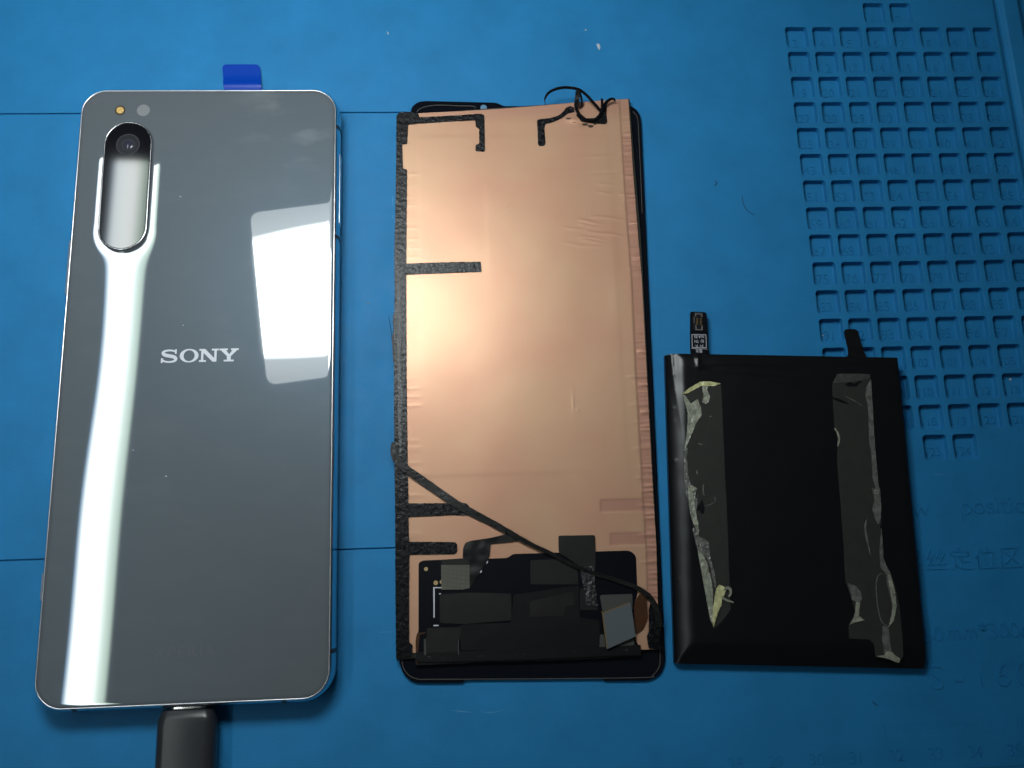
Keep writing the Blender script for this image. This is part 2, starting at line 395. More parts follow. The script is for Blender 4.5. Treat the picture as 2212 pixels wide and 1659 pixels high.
def spline(pts, n=8):
    out = []; P = [Vector(p) for p in pts]; P = [P[0]*2-P[1]] + P + [P[-1]*2-P[-2]]
    for i in range(1, len(P)-2):
        for k in range(n):
            t = k/n; a, b, c, d = P[i-1], P[i], P[i+1], P[i+2]
            out.append(0.5*((2*b) + (c-a)*t + (2*a-5*b+4*c-d)*t*t + (3*b-a-3*c+d)*t**3))
    out.append(P[-2]); return out
def ribbon(name, pts, widths, m, parent, thick=0.15, tilt=0.0, n=8, jit=0.0):
    """a tape strip along a 3-D path; tilt 0 lies flat, 90 stands on its edge (a list of tilts twists it)"""
    C = spline(pts, n); N = len(C); b = MB(); L = []
    wl = widths if isinstance(widths, (list, tuple)) else [widths]*2
    tl = tilt if isinstance(tilt, (list, tuple)) else [tilt]*2
    def lerp(l, s):
        s *= len(l)-1; i = min(int(s), len(l)-2); return l[i] + (l[i+1]-l[i])*(s-i)
    for i, c in enumerate(C):
        t = (C[min(i+1, N-1)] - C[max(i-1, 0)]).normalized(); s = i/(N-1)
        side = Vector((0, 0, 1)).cross(t)
        side = side.normalized() if side.length > 1e-4 else Vector((1, 0, 0))
        up = t.cross(side).normalized(); a = R(lerp(tl, s))
        sd = side*math.cos(a) + up*math.sin(a); nn = up*math.cos(a) - side*math.sin(a)
        wd = lerp(wl, s)/2*(1 + jit*noise.noise(c*1.3)); h = thick/2
        L.append([tuple(c + sd*wd - nn*h), tuple(c + sd*wd + nn*h), tuple(c - sd*wd + nn*h), tuple(c - sd*wd - nn*h)])
    b.loops(L); b.f += [[0, 1, 2, 3], [4*N-4, 4*N-1, 4*N-2, 4*N-3]]
    return b.build(name, m, parent, 50)
def box(b, x0, x1, y0, y1, z0, z1):
    b.add([(x0, y0, z0), (x1, y0, z0), (x1, y1, z0), (x0, y1, z0), (x0, y0, z1), (x1, y0, z1), (x1, y1, z1), (x0, y1, z1)],
          [[3, 2, 1, 0], [4, 5, 6, 7], [0, 1, 5, 4], [1, 2, 6, 5], [2, 3, 7, 6], [3, 0, 4, 7]])
def text_mesh(body, size, extrude, m, name, parent, loc, rotz=0.0, shear=0.0, sx=1.0, align='CENTER', space=1.0, offset=0.0):
    c = bpy.data.curves.new('t', 'FONT'); c.body = body; c.size = size*U; c.extrude = extrude*U; c.align_x = align; c.align_y = 'CENTER'
    c.shear = shear; c.space_character = space; c.resolution_u = 3; c.offset = offset*U
    t = bpy.data.objects.new('t', c); COL.objects.link(t)
    dg = bpy.context.evaluated_depsgraph_get()
    me = bpy.data.meshes.new_from_object(t.evaluated_get(dg))
    bpy.data.objects.remove(t); bpy.data.curves.remove(c)
    me.name = name; me.transform(Matrix.Diagonal((sx, 1, 1, 1))); me.materials.clear(); me.materials.append(m)
    o = bpy.data.objects.new(name, me); COL.objects.link(o); o.parent = parent
    o.location = (Vector(loc) - origin(parent))*U; o.rotation_euler = (0, 0, rotz); return o

# ------------------------------------------------------------------ the bench: table top and the silicone mat
b = MB(); box(b, -900, 900, -600, 700, -30, -6.2)
t_ = b.build('table_top', MT['table'], None); t_['kind'] = 'structure'

GX, GY, GS, PIT, DEP = 84.20, 105.95, 8.155, 6.65, 2.0
G1, G2 = 78.7, -41.36
mat_o = thing('repair_mat', 'blue silicone repair mat with numbered square pits lying under the phone and its parts', 'mat', (0, 0, 0))
b = MB()
def flat(x0, x1, y0, y1, z=0.0): b.add([(x0, y0, z), (x1, y0, z), (x1, y1, z), (x0, y1, z)], [[0, 1, 2, 3]])
XL, XM, XP0, XP1, YB, YT = -330.0, -12.0, GX - 0.75, GX - 0.75 + 8*GS, -250.0, 260.0
XR = 148.6
ROWS = 17
XP1 = GX - 0.75 + 8*GS                      # right end of the pit field
# left compartment strips parted by two moulded grooves
ys = [YB, G2-0.30, G2+0.30, G1-0.30, G1+0.30, YT]
flat(XL, XM, ys[0], ys[1]); flat(XL, XM, ys[2], ys[3]); flat(XL, XM, ys[4], ys[5])
for g in (G1, G2):
    pr = [(-0.30, 0), (-0.24, -0.03), (-0.16, -0.16), (-0.12, -0.6), (0.12, -0.6), (0.16, -0.16), (0.24, -0.03), (0.30, 0)]
    b.loops([[(XL, g+d, z) for d, z in pr], [(XM, g+d, z) for d, z in pr]], closed=False)
    b.f[-7:] = [q[::-1] for q in b.f[-7:]]
    b.add([(XM, g-0.3, 0), (XM, g+0.3, 0), (XM, g+0.12, -0.6), (XM, g-0.12, -0.6)], [[0, 1, 2, 3]])
flat(XM, XP0, YB, YT)
YP1 = GY + 0.75
# pit cells
def pit_cell(x0, y1):
    """one grid cell: a frame of mat around a rounded square recess with a soft rim"""
    cx, cy = x0 + GS/2, y1 - GS/2; h = GS/2; seg = 5
    def ring(half, r, z):
        return [(x, y, z) for x, y in rrect(cx-half, cx+half, cy-half, cy+half, r, seg)]
    hp = PIT/2
    rim = ring(hp + 0.12, 1.12, 0.0); n = len(rim)
    sq = []
    for (x, y, z) in rim:                    # the matching point on the cell border
        dx, dy = x-cx, y-cy; s = h/max(abs(dx), abs(dy)); sq.append((cx+dx*s, cy+dy*s, 0.0))
    b.loops([sq, rim, ring(hp + 0.04, 1.05, -0.04), ring(hp, 1.0, -0.14), ring(hp-0.05, 0.95, -DEP+0.20), ring(hp-0.09, 0.9, -DEP+0.05), ring(hp-0.20, 0.8, -DEP)], cap1=True)
    cs = [(cx+h, cy+h, 0), (cx-h, cy+h, 0), (cx-h, cy-h, 0), (cx+h, cy-h, 0)]
    k = n//4                                  # corner triangles of the cell
    for q in range(4):
        i0 = q*(seg+1) + seg//2; b.add([cs[q], sq[i0], sq[i0+1]], [[0, 1, 2]])
cells = {}
num = 1
for r in range(ROWS):
    for c in range(8):
        if r in (0, ROWS-1) and c not in (3, 4): 
            flat(XP0 + c*GS, XP0 + (c+1)*GS, YP1 + GS - (r+1)*GS, YP1 + GS - r*GS); continue
        pit_cell(XP0 + c*GS, YP1 + GS - r*GS); cells[(r, c)] = num; num += 1
YTOP = YP1 + GS; YBOT = YTOP - ROWS*GS
flat(XP0, XP1, YTOP, YT); flat(XP0, XP1, YB, YBOT)
# moulded rim along the right side
if XP1 < XR: flat(XP1, XR, YB, YT)
pr = [(max(XR, XP1), 0), (149.4, -0.25), (149.9, -1.1), (151.0, -1.1), (151.6, -0.1), (152.2, 0.25), (156.2, 0.25), (156.9, 0.0), (157.4, -1.4), (157.9, -3.2), (166.0, -3.2), (166.0, -6.0)]
b.loops([[(x, YB, z) for x, z in pr], [(x, YT, z) for x, z in pr]], closed=False)
b.f[-(len(pr)-1):] = [q[::-1] for q in b.f[-(len(pr)-1):]]
surf = b.build('mat_surface', MT['mat'], mat_o, None)
# raised numbers in the pits
for (r, c), n_ in cells.items():
    cx, cy = XP0 + (c+0.5)*GS, YTOP - (r+0.5)*GS
    text_mesh(str(n_), 3.9 if n_ < 100 else 3.3, 0.16, MT['mat'], 'raised_number', mat_o, (cx - 0.05, cy - 1.0, -DEP + 0.05), sx=1.0, space=0.95, offset=-0.06)
def emboss(s, size, x, y, align='LEFT', space=1.0, sx=1.0, name='raised_lettering', ex=0.25):
    return text_mesh(s, size, ex, MT['mat'], name, mat_o, (x, y, 0.02), align=align, space=space, sx=sx, offset=-0.05)
emboss('screw', 6.6, 107.9, -35.5, 'RIGHT')
emboss('position', 6.6, 116.0, -35.5)
emboss('\u87ba\u4e1d\u5b9a\u4f4d\u533a', 6.3, 97.9, -49.3, space=1.095)
emboss('450', 5.6, 106.9, -67.3, 'RIGHT')
emboss('mm*300mm', 5.6, 107.6, -67.0)
for ch, x in (('S', 103.7), ('-', 109.4), ('1', 115.5), ('6', 120.8), ('0', 126.2)): emboss(ch, 8.6, x, -77.7, 'CENTER')
b = MB()
for k in range(42):                          # ruler ticks
    x = 88.9 + k*1.0; L = 3.4 if k % 10 == 0 else 2.4 if k % 5 == 0 else 1.5
    box(b, x-0.09, x+0.09, -88.0-L, -88.0, -0.05, 0.10)
o = b.build('ruler_scale', MT['mat'], mat_o); o['kind'] = 'stuff'
for k in range(28, 37):
    emboss(str(k), 4.0, 51.0 + (k-28)*10.0, -95.3, 'CENTER', name='ruler_number', ex=0.16)
b = MB(); box(b, 108, 160, -98.9, -98.5, -0.05, 0.16); b.build('raised_line', MT['mat'], mat_o)
b = MB(); box(b, -140, -28, -61.95, -61.6, -0.05, 0.05); b.build('raised_line', MT['mat'], mat_o)

MT['scuff'] = mat('pale_scuff', (0.05, 0.21, 0.40), 0.75)
for v, pts, wd in (('N', [(750, 535), (800, 540), (860, 548)], 0.35), ('N', [(905, 535), (930, 545), (975, 545), (1040, 530)], 0.28), ('D', [(118, 860), (122, 905), (118, 950)], 0.4), ('D', [(120, 1010), (118, 1050)], 0.4),
                   ('F', [(10, 968), (70, 966), (130, 965)], 0.25), ('L', [(700, 30), (760, 42), (830, 38)], 0.25)):
    ribbon('scuff_mark', [(*at(v, x, y), 0.0) for x, y in pts], [0.05, wd, 0.05], MT['scuff'], mat_o, 0.02, n=6, jit=0.6)

# ------------------------------------------------------------------ the phone
PX, PY = -78.82, 2.78
GW, GH, GR = 33.2, 78.0, 6.2                 # half width, half height, corner radius of the back glass
phone = thing('smartphone', 'grey glass-backed smartphone lying face down with lamps mirrored in its back', 'smartphone', (PX, PY, 0))
CX, CY0, CY1 = -99.1, 41.35, 64.95           # camera bump: axis and ends
def back_z(x, y):
    """height of the back glass at points relative to the world (arrays)"""
    lx, ly = x-PX, y-PY
    ex = GW - np.abs(lx); ey = GH - np.abs(ly)
    # distance to the rounded outline
    qx = np.abs(lx) - (GW-GR); qy = np.abs(ly) - (GH-GR)
    d = -(np.minimum(np.maximum(qx, qy), 0) + np.hypot(np.maximum(qx, 0), np.maximum(qy, 0)) - GR)
    d = np.maximum(d, 0)
    z = np.full_like(x, 7.90)
    k = np.clip(1 - d/1.0, 0, 1); z -= 0.17*k*k
    k = np.clip(1 - ex/2.0, 0, 1); z -= 0.022*k*k
    # glass is faintly dished round the camera bump
    dy = y - np.clip(y, CY0, CY1); dc = np.hypot(x-CX, dy) - 6.30
    dc = np.maximum(dc, 0); low = np.clip((CY0 + 1 - y)/7, 0, 1)
    z -= 0.040*np.exp(-dc/1.0) + 0.030*low*np.exp(-dc/2.6)
    # slight waviness of the moulded glass
    s = 0.0020*np.sin((y-PY+30)/24.0) + 0.0012*np.sin((y-PY)/11.0+1.0)
    xb = -104.0 - 0.03*(y-PY)
    z += s*(x-xb)*np.exp(-((x-xb)/22.0)**2)
    z += 0.010*np.sin((x-PX)/13.0 + 0.6)*np.sin((y-PY)/31.0)
    return z
def graded(n, k): 
    t = np.linspace(-1, 1, n); return np.sin(t*math.pi/2*k)/math.sin(math.pi/2*k)
nu, nv = 150, 330
v_ = graded(nv, 0.86)*GH; 
cyl = np.clip(np.abs(v_) - (GH-GR), 0, GR)
hw = GW - (GR - np.sqrt(np.maximum(GR*GR - cyl*cyl, 0)))
u_ = graded(nu, 0.82)
X = PX + u_[None, :]*hw[:, None]; Y = PY + np.repeat(v_[:, None], nu, 1)
Z = back_z(X, Y)
V = np.stack([X.ravel(), Y.ravel(), Z.ravel()], 1)
cc = (np.hypot(X-CX, Y-np.clip(Y, CY0, CY1)) < 5.6).ravel()
Fc = []
for j in range(nv-1):
    for i in range(nu-1):
        q = (j*nu+i, j*nu+i+1, (j+1)*nu+i+1, (j+1)*nu+i)
        if not all(cc[k] for k in q): Fc.append(q)
link('back_glass', V, Fc, MT['back'], phone, 180)
# metal frame swept round the outline
PROF = [(-0.35, 7.45), (-0.05, 7.66), (0.12, 7.74), (0.26, 7.68), (0.45, 7.35), (0.80, 6.7), (1.02, 5.9), (1.08, 4.2), (1.04, 2.6), (0.85, 1.6), (0.45, 0.8), (-0.2, 0.45), (-1.2, 0.40)]
def frame_loop(d, z, seg=14): return [(x, y, z) for x, y in rrect(PX-GW-d, PX+GW+d, PY-GH-d, PY+GH+d, GR+d, seg)]
b = MB(); b.loops([frame_loop(d, z) for d, z in PROF], cap1=True)
b.f = [q[::-1] for q in b.f]
frame = b.build('metal_frame', MT['frame'], phone, 40)
b = MB(); b.loops([frame_loop(d, z) for d, z in ((-0.08, 7.70), (-0.03, 7.755), (0.08, 7.785), (0.19, 7.755), (0.27, 7.67))])
b.f = [q[::-1] for q in b.f]
b.build('frame_rim', MT['rim_metal'], frame, 50)
def band(side, c, hw_=0.55, m=MT['band'], name='antenna_band', pr=0.02, rng=None, par=None):
    b = MB(); loops = []
    prof = rng or PROF[2:-2]
    for s in (-1, 1):
        l = []
        for d, z in prof:
            e = d + pr
            if side == 'R': l.append((PX+GW+e, c+s*hw_, z))
            elif side == 'L': l.append((PX-GW-e, c-s*hw_, z))
            elif side == 'B': l.append((c+s*hw_, PY-GH-e, z))
            else: l.append((c-s*hw_, PY+GH+e, z))
        loops.append(l)
    b.loops(loops, closed=False)
    n = len(prof)                            # end faces down to the frame
    return b.build(name, m, par or frame, 40)
for side, c in (('R', 70.3), ('R', 38.9), ('R', -65.0), ('L', -64.8), ('L', 69.0), ('B', -103.3), ('B', -55.9), ('T', -55.0), ('T', -103.0)): band(side, c)
def side_button(y0, y1, side, out=1.0, name='side_button', m=MT['button'], z0=3.1, z1=5.0):
    x = PX - GW - 1.0 if side == 'L' else PX + GW + 1.0; s = -1 if side == 'L' else 1
    b = MB(); L = []
    for e, ins in ((-0.3, 0), (out*0.7, 0.0), (out*0.93, 0.12), (out, 0.32)):
        p = rrect(y0+ins, y1-ins, z0+ins, z1-ins, 0.7-ins*0.5, 5); L.append([(x+s*e, q[0], q[1]) for q in p])
    b.loops(L); n = len(L[0]); b.f.append(list(range(3*n, 4*n)))
    return b.build(name, m, phone, 40)
side_button(24.6, 39.9, 'L'); side_button(-51.3, -44.5, 'L')
side_button(43.0, 63.5, 'R', out=0.16, name='card_tray', z0=2.6, z1=5.6)
# camera bump
b = MB()
b.loops([[(x, y, z) for x, y in capsule(CX, CY0, CY1, r, 28)] for r, z in ((6.34, 7.75), (6.32, 8.42), (6.24, 8.72), (6.10, 8.92), (5.94, 9.0), (5.82, 8.96), (5.78, 8.86))])
bump = b.build('camera_bump', MT['ring'], phone, 50)
b = MB(); b.loops([[(x, y, z) for x, y in capsule(CX, CY0, CY1, r, 28)] for r, z in ((5.80, 8.80), (5.76, 8.90), (5.68, 8.94))], cap1=True)
b.build('camera_window', MT['window'], bump, None)
def disc(name, cx, cy, r, z0, z1, m, parent, bev=0.0, n=36): return prism(name, circle(cx, cy, r, n), z0, z1, m, parent, bev, 40 if bev else None)
def annulus(name, cx, cy, r0, r1, z, m, parent, n=40):
    b = MB(); b.loops([[(x, y, z) for x, y in circle(cx, cy, r1, n)], [(x, y, z) for x, y in circle(cx, cy, r0, n)]]); return b.build(name, m, parent)
LX, LY = -99.1, 64.55
disc('lens_barrel', LX, LY, 3.0, 8.90, 8.950, MT['lens_mid'], bump)
annulus('lens_ring', LX, LY, 2.78, 3.02, 8.956, MT['lens_dark'], bump)
annulus('lens_ring', LX+0.1, LY-0.1, 1.42, 1.62, 8.957, MT['lens_dark'], bump)
b = MB(); L = []
for k in range(7):
    a = R(90*k/6); L.append([(x, y, 8.952 + 0.22*math.sin(a)) for x, y in circle(LX+0.1, LY-0.1, max(0.02, 1.35*math.cos(a)), 28)])
b.loops(L, cap1=True); b.build('lens_element', MT['lens_glass'], bump, 60)
led = disc('flash_light', -102.15, 75.0, 1.40, 7.86, 7.945, MT['led_ring'], phone, 0.03)
b = MB(); L = []
for k in range(6):
    a = R(90*k/5); L.append([(x, y, 7.952 + 0.12*math.sin(a)) for x, y in circle(-102.15, 75.05, max(0.02, 1.0*math.cos(a)), 9)])
b.loops(L, cap1=True); b.build('amber_lens', MT['led'], led)
disc('light_sensor', -96.12, 75.0, 1.68, 7.86, 7.925, MT['sensor'], phone)
# maker's lettering, drawn as slab serif outlines
SX0, SY0, SC = -87.9, 5.62, 3.35
def zb(x, y): return float(back_z(np.array([x]), np.array([y]))[0])
lt = MB()
def glyph(polys, x0, wdt):
    for p in polys:
        q = [(SX0 + (x0 + u*wdt)*SC, SY0 + v*SC) for u, v in p]
        zc = zb(q[0][0], q[0][1]); lt.prism(q, zc-0.05, zc+0.025)
def slab(u0, u1, v0, v1): return [(u0, v0), (u1, v0), (u1, v1), (u0, v1)]
# S
def stroke(path, wd):
    C = spline([(p[0], p[1], 0) for p in path], 8); N = len(C); a = []; c = []
    for i, p in enumerate(C):
        t = (C[min(i+1, N-1)] - C[max(i-1, 0)]).normalized(); s = i/(N-1)*(len(wd)-1); k = min(int(s), len(wd)-2)
        h = (wd[k] + (wd[k+1]-wd[k])*(s-k))/2; nn = Vector((-t.y, t.x, 0))
        a.append((p.x+nn.x*h, p.y+nn.y*h)); c.append((p.x-nn.x*h, p.y-nn.y*h))
    return a + c[::-1]
Spath = [(0.95, 0.70), (0.86, 0.86), (0.55, 0.935), (0.22, 0.88), (0.12, 0.73), (0.24, 0.59), (0.52, 0.51), (0.84, 0.42), (0.95, 0.26), (0.84, 0.10), (0.50, 0.045), (0.18, 0.12), (0.07, 0.30)]
glyph([stroke([(u*1.13, v) for u, v in Spath], [0.10, 0.13, 0.13, 0.16, 0.24, 0.26, 0.26, 0.26, 0.24, 0.16, 0.13, 0.13, 0.10])], 0.0, 1.0)
glyph([slab(0.0, 0.12, -0.02, 0.34), slab(1.0, 1.12, 0.66, 1.02)], 0.0, 1.0)
# O
ou = [(0.5+0.5*math.cos(2*math.pi*k/40), 0.5+0.52*math.sin(2*math.pi*k/40)) for k in range(40)]
iu = [(0.5+0.295*math.cos(2*math.pi*k/40), 0.5+0.42*math.sin(2*math.pi*k/40)) for k in range(40)]
for k in range(40):
    j = (k+1) % 40; glyph([[ou[k], ou[j], iu[j], iu[k]]], 1.355, 1.375)
# N
glyph([slab(0.10, 0.22, 0.13, 0.87), slab(0.0, 0.36, 0.0, 0.13), slab(0.0, 0.30, 0.87, 1.0), [(0.30, 1.0), (0.10, 1.0), (0.10, 0.87), (0.70, 0.0), (0.90, 0.0), (0.90, 0.10)],
       slab(0.78, 0.90, 0.0, 0.87), slab(0.64, 1.0, 0.87, 1.0)], 2.78, 1.42)
# Y
glyph([slab(0.40, 0.60, 0.13, 0.46), slab(0.24, 0.76, 0.0, 0.13), [(0.08, 0.87), (0.40, 0.40), (0.60, 0.40), (0.34, 0.87)], [(0.68, 0.87), (0.50, 0.52), (0.60, 0.40), (0.92, 0.87)],
       slab(0.0, 0.44, 0.87, 1.0), slab(0.60, 1.0, 0.87, 1.0)], 4.25, 1.42)
lt.build('brand_lettering', MT['letter'], phone)
text_mesh('XPERIA', 3.5, 0.012, MT['letter_dim'], 'model_lettering', phone, (-78.8, -63.9, 7.905), space=1.32, offset=-0.05, sx=0.98)
# blue pull tab of the film on the phone's front
p = [at('A', 1200, 312, 0.9), at('A', 1480, 312, 0.9), at('A', 1455, 125, 0.5), at('A', 1180, 130, 0.5)]
tx0, tx1, ty1 = -78.15, -67.3, 93.15
tab = []
b = MB(); L = []
ysn = np.concatenate([np.linspace(78.5, 86.0, 10), np.linspace(86.5, ty1-1.2, 8), ty1 - 1.2 + 1.2*np.sin(np.linspace(0.2, 1, 6)*math.pi/2)])
for yv in ysn:
    e = max(0.0, yv - (ty1-1.2)); ins = 1.2 - math.sqrt(max(0, 1.44 - e*e))
    zz = 0.75 + 1.0*math.exp(-((yv-86.4)/1.7)**2) + 0.02*(yv-86)
    sk = (yv-86)/7*0.75
    x0, x1 = tx0 + 0.85 - sk*1.1 + ins, tx1 + 0.35 - sk*1.0 - ins
    L.append([(x0, yv, zz-0.06), (x0, yv, zz), ((x0+x1)/2, yv, zz+0.05), (x1, yv, zz), (x1, yv, zz-0.06)])
b.loops(L); b.f.append([5*(len(L)-1)+k for k in (0, 1, 2, 3, 4)][::-1])
b.f = [q[::-1] for q in b.f]
b.build('pull_tab', MT['tab'], phone, 50)

# ------------------------------------------------------------------ charging plug
plug = thing('charging_plug', 'dark grey charging plug pushed into the port on the bottom edge of the phone', 'charging plug', (-78.4, -84, 0))
b = MB(); L = []
px0, px1, pz0, pz1 = -85.2, -71.7, 1.0, 7.0
for yv, ins, dz in ((-76.7, 1.5, 1.35), (-76.8, 1.1, 0.98), (-77.0, 0.85, 0.80), (-78.25, 0.45, 0.20), (-78.7, 0.25, 0.07), (-80.2, 0.02, 0.0), (-90, 0.0, 0.0), (-102, -0.12, 0.0), (-112, 0.0, 0.0), (-114, 0.6, 0.5)):
    L.append([(x, yv, z) for x, z in rrect(px0+ins, px1-ins, pz0+dz, pz1-dz, 2.3-dz*0.4, 6)])
b.loops(L, cap0=False); n = len(L[0]); b.f.append(list(range(n))[::-1]); b.f.append([len(b.v)-n+k for k in range(n)])
b.build('plug_housing', MT['plug'], plug, 40)
b = MB(); L = []
for yv in (-73.0, -77.6):
    L.append([(x, yv, z) for x, z in rrect(-78.45-4.15, -78.45+4.15, 4.0-1.25, 4.0+1.25, 1.2, 6)])
b.loops(L); b.build('plug_shell', MT['shell'], plug, 40)
b = MB(); L = []
for k in range(12):
    yv = -113.5 - k*14; L.append([(-78.4 + 1.9*math.cos(2*math.pi*i/16), yv, 4.0 + 1.9*math.sin(2*math.pi*i/16)) for i in range(16)])
b.loops(L); b.build('cable', MT['plug'], plug, 60)

# ------------------------------------------------------------------ the removed display
disp = thing('display_module', 'removed phone display lying face down with copper foil back and torn black tape', 'phone display', (3, 5, 0))
# cover glass
gl = [at('D', 250, 250, 1.2), at('D', 262, 205, 1.2), at('D', 305, 170, 1.2), at('D', 360, 162, 1.2), at('D', 895, 175, 1.2), at('D', 940, 200, 1.2), at('D', 1290, 203, 1.2), at('D', 1310, 183, 1.2),
      at('D', 1880, 195, 1.2), at('D', 1930, 222, 1.2), at('D', 1962, 270, 1.2), at('D', 1968, 330, 1.2), at('F', 2143, 1130, 1.2), at('F', 2143, 1190, 1.2), at('F', 2120, 1260, 1.2), at('F', 2075, 1305, 1.2), at('F', 2015, 1328, 1.2),
      at('F', 1690, 1330, 1.2), at('F', 1680, 1312, 1.2), at('F', 650, 1326, 1.2), at('F', 640, 1345, 1.2), at('F', 290, 1345, 1.2), at('F', 240, 1322, 1.2), at('F', 198, 1275, 1.2), at('F', 170, 1200, 1.2), at('F', 166, 1140, 1.2)]
gl = fillet(gl, 1.2, 4)
b = MB(); b.prism(gl, 0.15, 1.15, 0.25)
cg = b.build('cover_glass', MT['glass_black'], disp, 40)
# the thin raised lip line near the glass rim
def inner_line(pts, z, wd=0.16, m=None, name='rim_line', parent=None):
    return ribbon(name, [(x, y, z) for x, y in pts], wd, m, parent, 0.06, n=6)
MT['rim'] = mat('grey_rim_line', (0.075, 0.07, 0.065), 0.35)
inner_line(ats('F', [(187, 1165), (200, 1230), (240, 1285), (300, 1312), (400, 1316), (1200, 1312), (1980, 1303), (2050, 1285), (2092, 1235), (2105, 1180), (2105, 1100)], 1.18), 1.18, 0.17, MT['rim'], parent=cg)
inner_line(ats('D', [(300, 250), (318, 228), (370, 208), (460, 198), (600, 203), (720, 207), (735, 225)], 1.18), 1.18, 0.15, MT['rim'], parent=cg)
inner_line(ats('D', [(1905, 245), (1935, 290), (1945, 380), (1962, 750), (1972, 1000)], 1.18), 1.18, 0.13, MT['rim'], parent=cg)
MT['hole'] = mat('pale_lens_hole', (0.10, 0.20, 0.30), 0.3)
hx, hy = at('D', 795, 217, 1.16); disc('camera_hole', hx, hy, 0.9, 1.0, 1.19, MT['hole'], cg)
# panel under the foil
ZF = 2.40
TL, TR_, BR_, BL_ = at('D', 262, 266, ZF), at('D', 1876, 150, ZF), at('F', 2100, 1100, ZF), at('F', 235, 1130, ZF)
pe = [at('D', 150, 270, 2.2), at('D', 1878, 148, 2.2), at('D', 1965, 1200, 2.2), at('F', 2084, 400, 2.2), at('F', 2104, 1090, 2.2), at('F', 290, 1160, 2.2), at('F', 150, 1172, 2.2), at('D', 136, 1200, 2.2)]
prism('panel', pe, 1.2, 2.08, MT['panel_edge'], disp, 0.05)
# copper foil: a fine net with dents, ridges and impressed outlines
NX, NY = 260, 560
def edge_pts(pts, n):
    C = np.array(pts); d = np.r_[0, np.cumsum(np.hypot(*np.diff(C, axis=0).T))]; d /= d[-1]; t = np.linspace(0, 1, n)
    return np.stack([np.interp(t, d, C[:, 0]), np.interp(t, d, C[:, 1])], 1)
Lf = edge_pts([at('F', 240, 1120, ZF), at('F', 215, 300, ZF), at('E', 180, 600, ZF), at('D', 200, 700, ZF), at('D', 185, 268, ZF)], NY)
Rt = edge_pts([at('F', 2098, 1095, ZF), at('F', 2076, 300, ZF), at('E', 1832, 1550, ZF), at('E', 1794, 850, ZF), at('E', 1755, 100, ZF), at('D', 1944, 1200, ZF), at('D', 1905, 700, ZF), at('D', 1870, 150, ZF)], NY)
s_ = np.linspace(0, 1, NX)
top_sag = np.zeros(NX)
X = Lf[:, None, 0]*(1-s_) + Rt[:, None, 0]*s_; Y = Lf[:, None, 1]*(1-s_) + Rt[:, None, 1]*s_
tsag = np.interp(s_, [0, 0.10, 0.25, 0.43, 0.65, 0.88, 1], [0, 0.0, -0.25, -0.35, -0.2, 0.0, 0])
fade = np.clip((Y - 60)/18, 0, 1)**2
Y = Y + tsag[None, :]*fade
xr = Rt[:, None, 0] - X                      # distance from the right edge
xl = X - Lf[:, None, 0]
rng = np.random.RandomState(3); LAYER = np.zeros_like(X)
def smooth_noise(sx, sy, seed):
    r = np.random.RandomState(seed); z = np.zeros_like(X)
    for k in range(9):
        a = r.uniform(0, 2*math.pi); fx, fy = math.cos(a)*r.uniform(.5, 1.2)/sx, math.sin(a)*r.uniform(.5, 1.2)/sy
        z += np.sin(X*fx*6.28 + Y*fy*6.28 + r.uniform(0, 6.28))
    return z/3
Z = np.full_like(X, ZF) + 0.03*smooth_noise(26, 30, 1) + 0.008*smooth_noise(10, 10, 2) 
# pleats along the right margin, uneven in pitch and length
for k, yy in enumerate(np.arange(-62, 76, 1.25)):
    if -42 < yy < -36 and rng.rand() < .6: continue
    yy += rng.uniform(-.55, .55); amp = rng.uniform(.04, .30)*(0.55 if 9 < yy < 27 else 1.0); ln = rng.uniform(2.2, 3.6)*(1.6 if rng.rand() < .16 else 1)
    sl = rng.uniform(-.08, .08)
    Z += amp*np.exp(-((Y - yy - sl*xr)/rng.uniform(.30, .46))**2)*np.clip(1 - xr/ln, 0, 1)**0.7
# the foil drops off the inner layer near the right edge
stepx = np.interp(Y, [-65, -45, 0, 40, 72, 80], [2.6, 2.6, 2.9, 2.7, 2.6, 2.6])
LAYER = np.maximum(LAYER, np.clip((stepx + 0.15 - xr)/0.3, 0, 1)*np.clip((72 - Y)/3, 0.35, 1)); LAYER = np.maximum(LAYER, np.clip((Y - 73.5)/6, 0, 0.7)); Z -= 0.14*np.clip((stepx + 0.25 - xr)/0.5, 0, 1)
# small pleats along the left tape
for k in range(60):
    yy = rng.uniform(-58, 60); Z += rng.uniform(.004, .02)*np.exp(-((Y-yy)/rng.uniform(.25, .5))**2)*np.clip(1 - (xl-3.2)/rng.uniform(1, 2.6), 0, 1)
# long creases in the upper right, near the middle of the edge
for k in range(9):
    x0, y0 = at('D', 1380 + rng.uniform(-60, 200), 1030 + k*24, ZF); a = rng.uniform(-.20, -.06); L_ = rng.uniform(6, 13)
    t = (X-x0); yy = y0 + a*t + 0.25*np.sin(t/2.1+k); Z += rng.uniform(.04, .11)*np.exp(-((Y-yy)/.34)**2)*np.clip(t/2, 0, 1)*np.clip((L_-t)/4, 0, 1)
for (u, v, a, l_, am) in ((1640, 580, .05, 4, .05), (1690, 700, .05, 5, -.04), (1700, 785, -.1, 2, .05), (1690, 850, -.2, 2, .06), (985, 955, .7, 1.5, .03), (960, 975, .7, 1.2, .03)):
    x0, y0 = at('D', u, v, ZF); t = X-x0; Z += am*np.exp(-((Y-y0-a*t)/.35)**2)*np.exp(-((t)/l_)**2)
x0, y0 = at('E', 1330, 950, ZF); Z += 0.06*np.exp(-((X-x0)**2+(Y-y0)**2)/.25); Z += 0.05*np.exp(-(((X-x0+1.1)/.22)**2+((Y-y0-2)/3.2)**2))
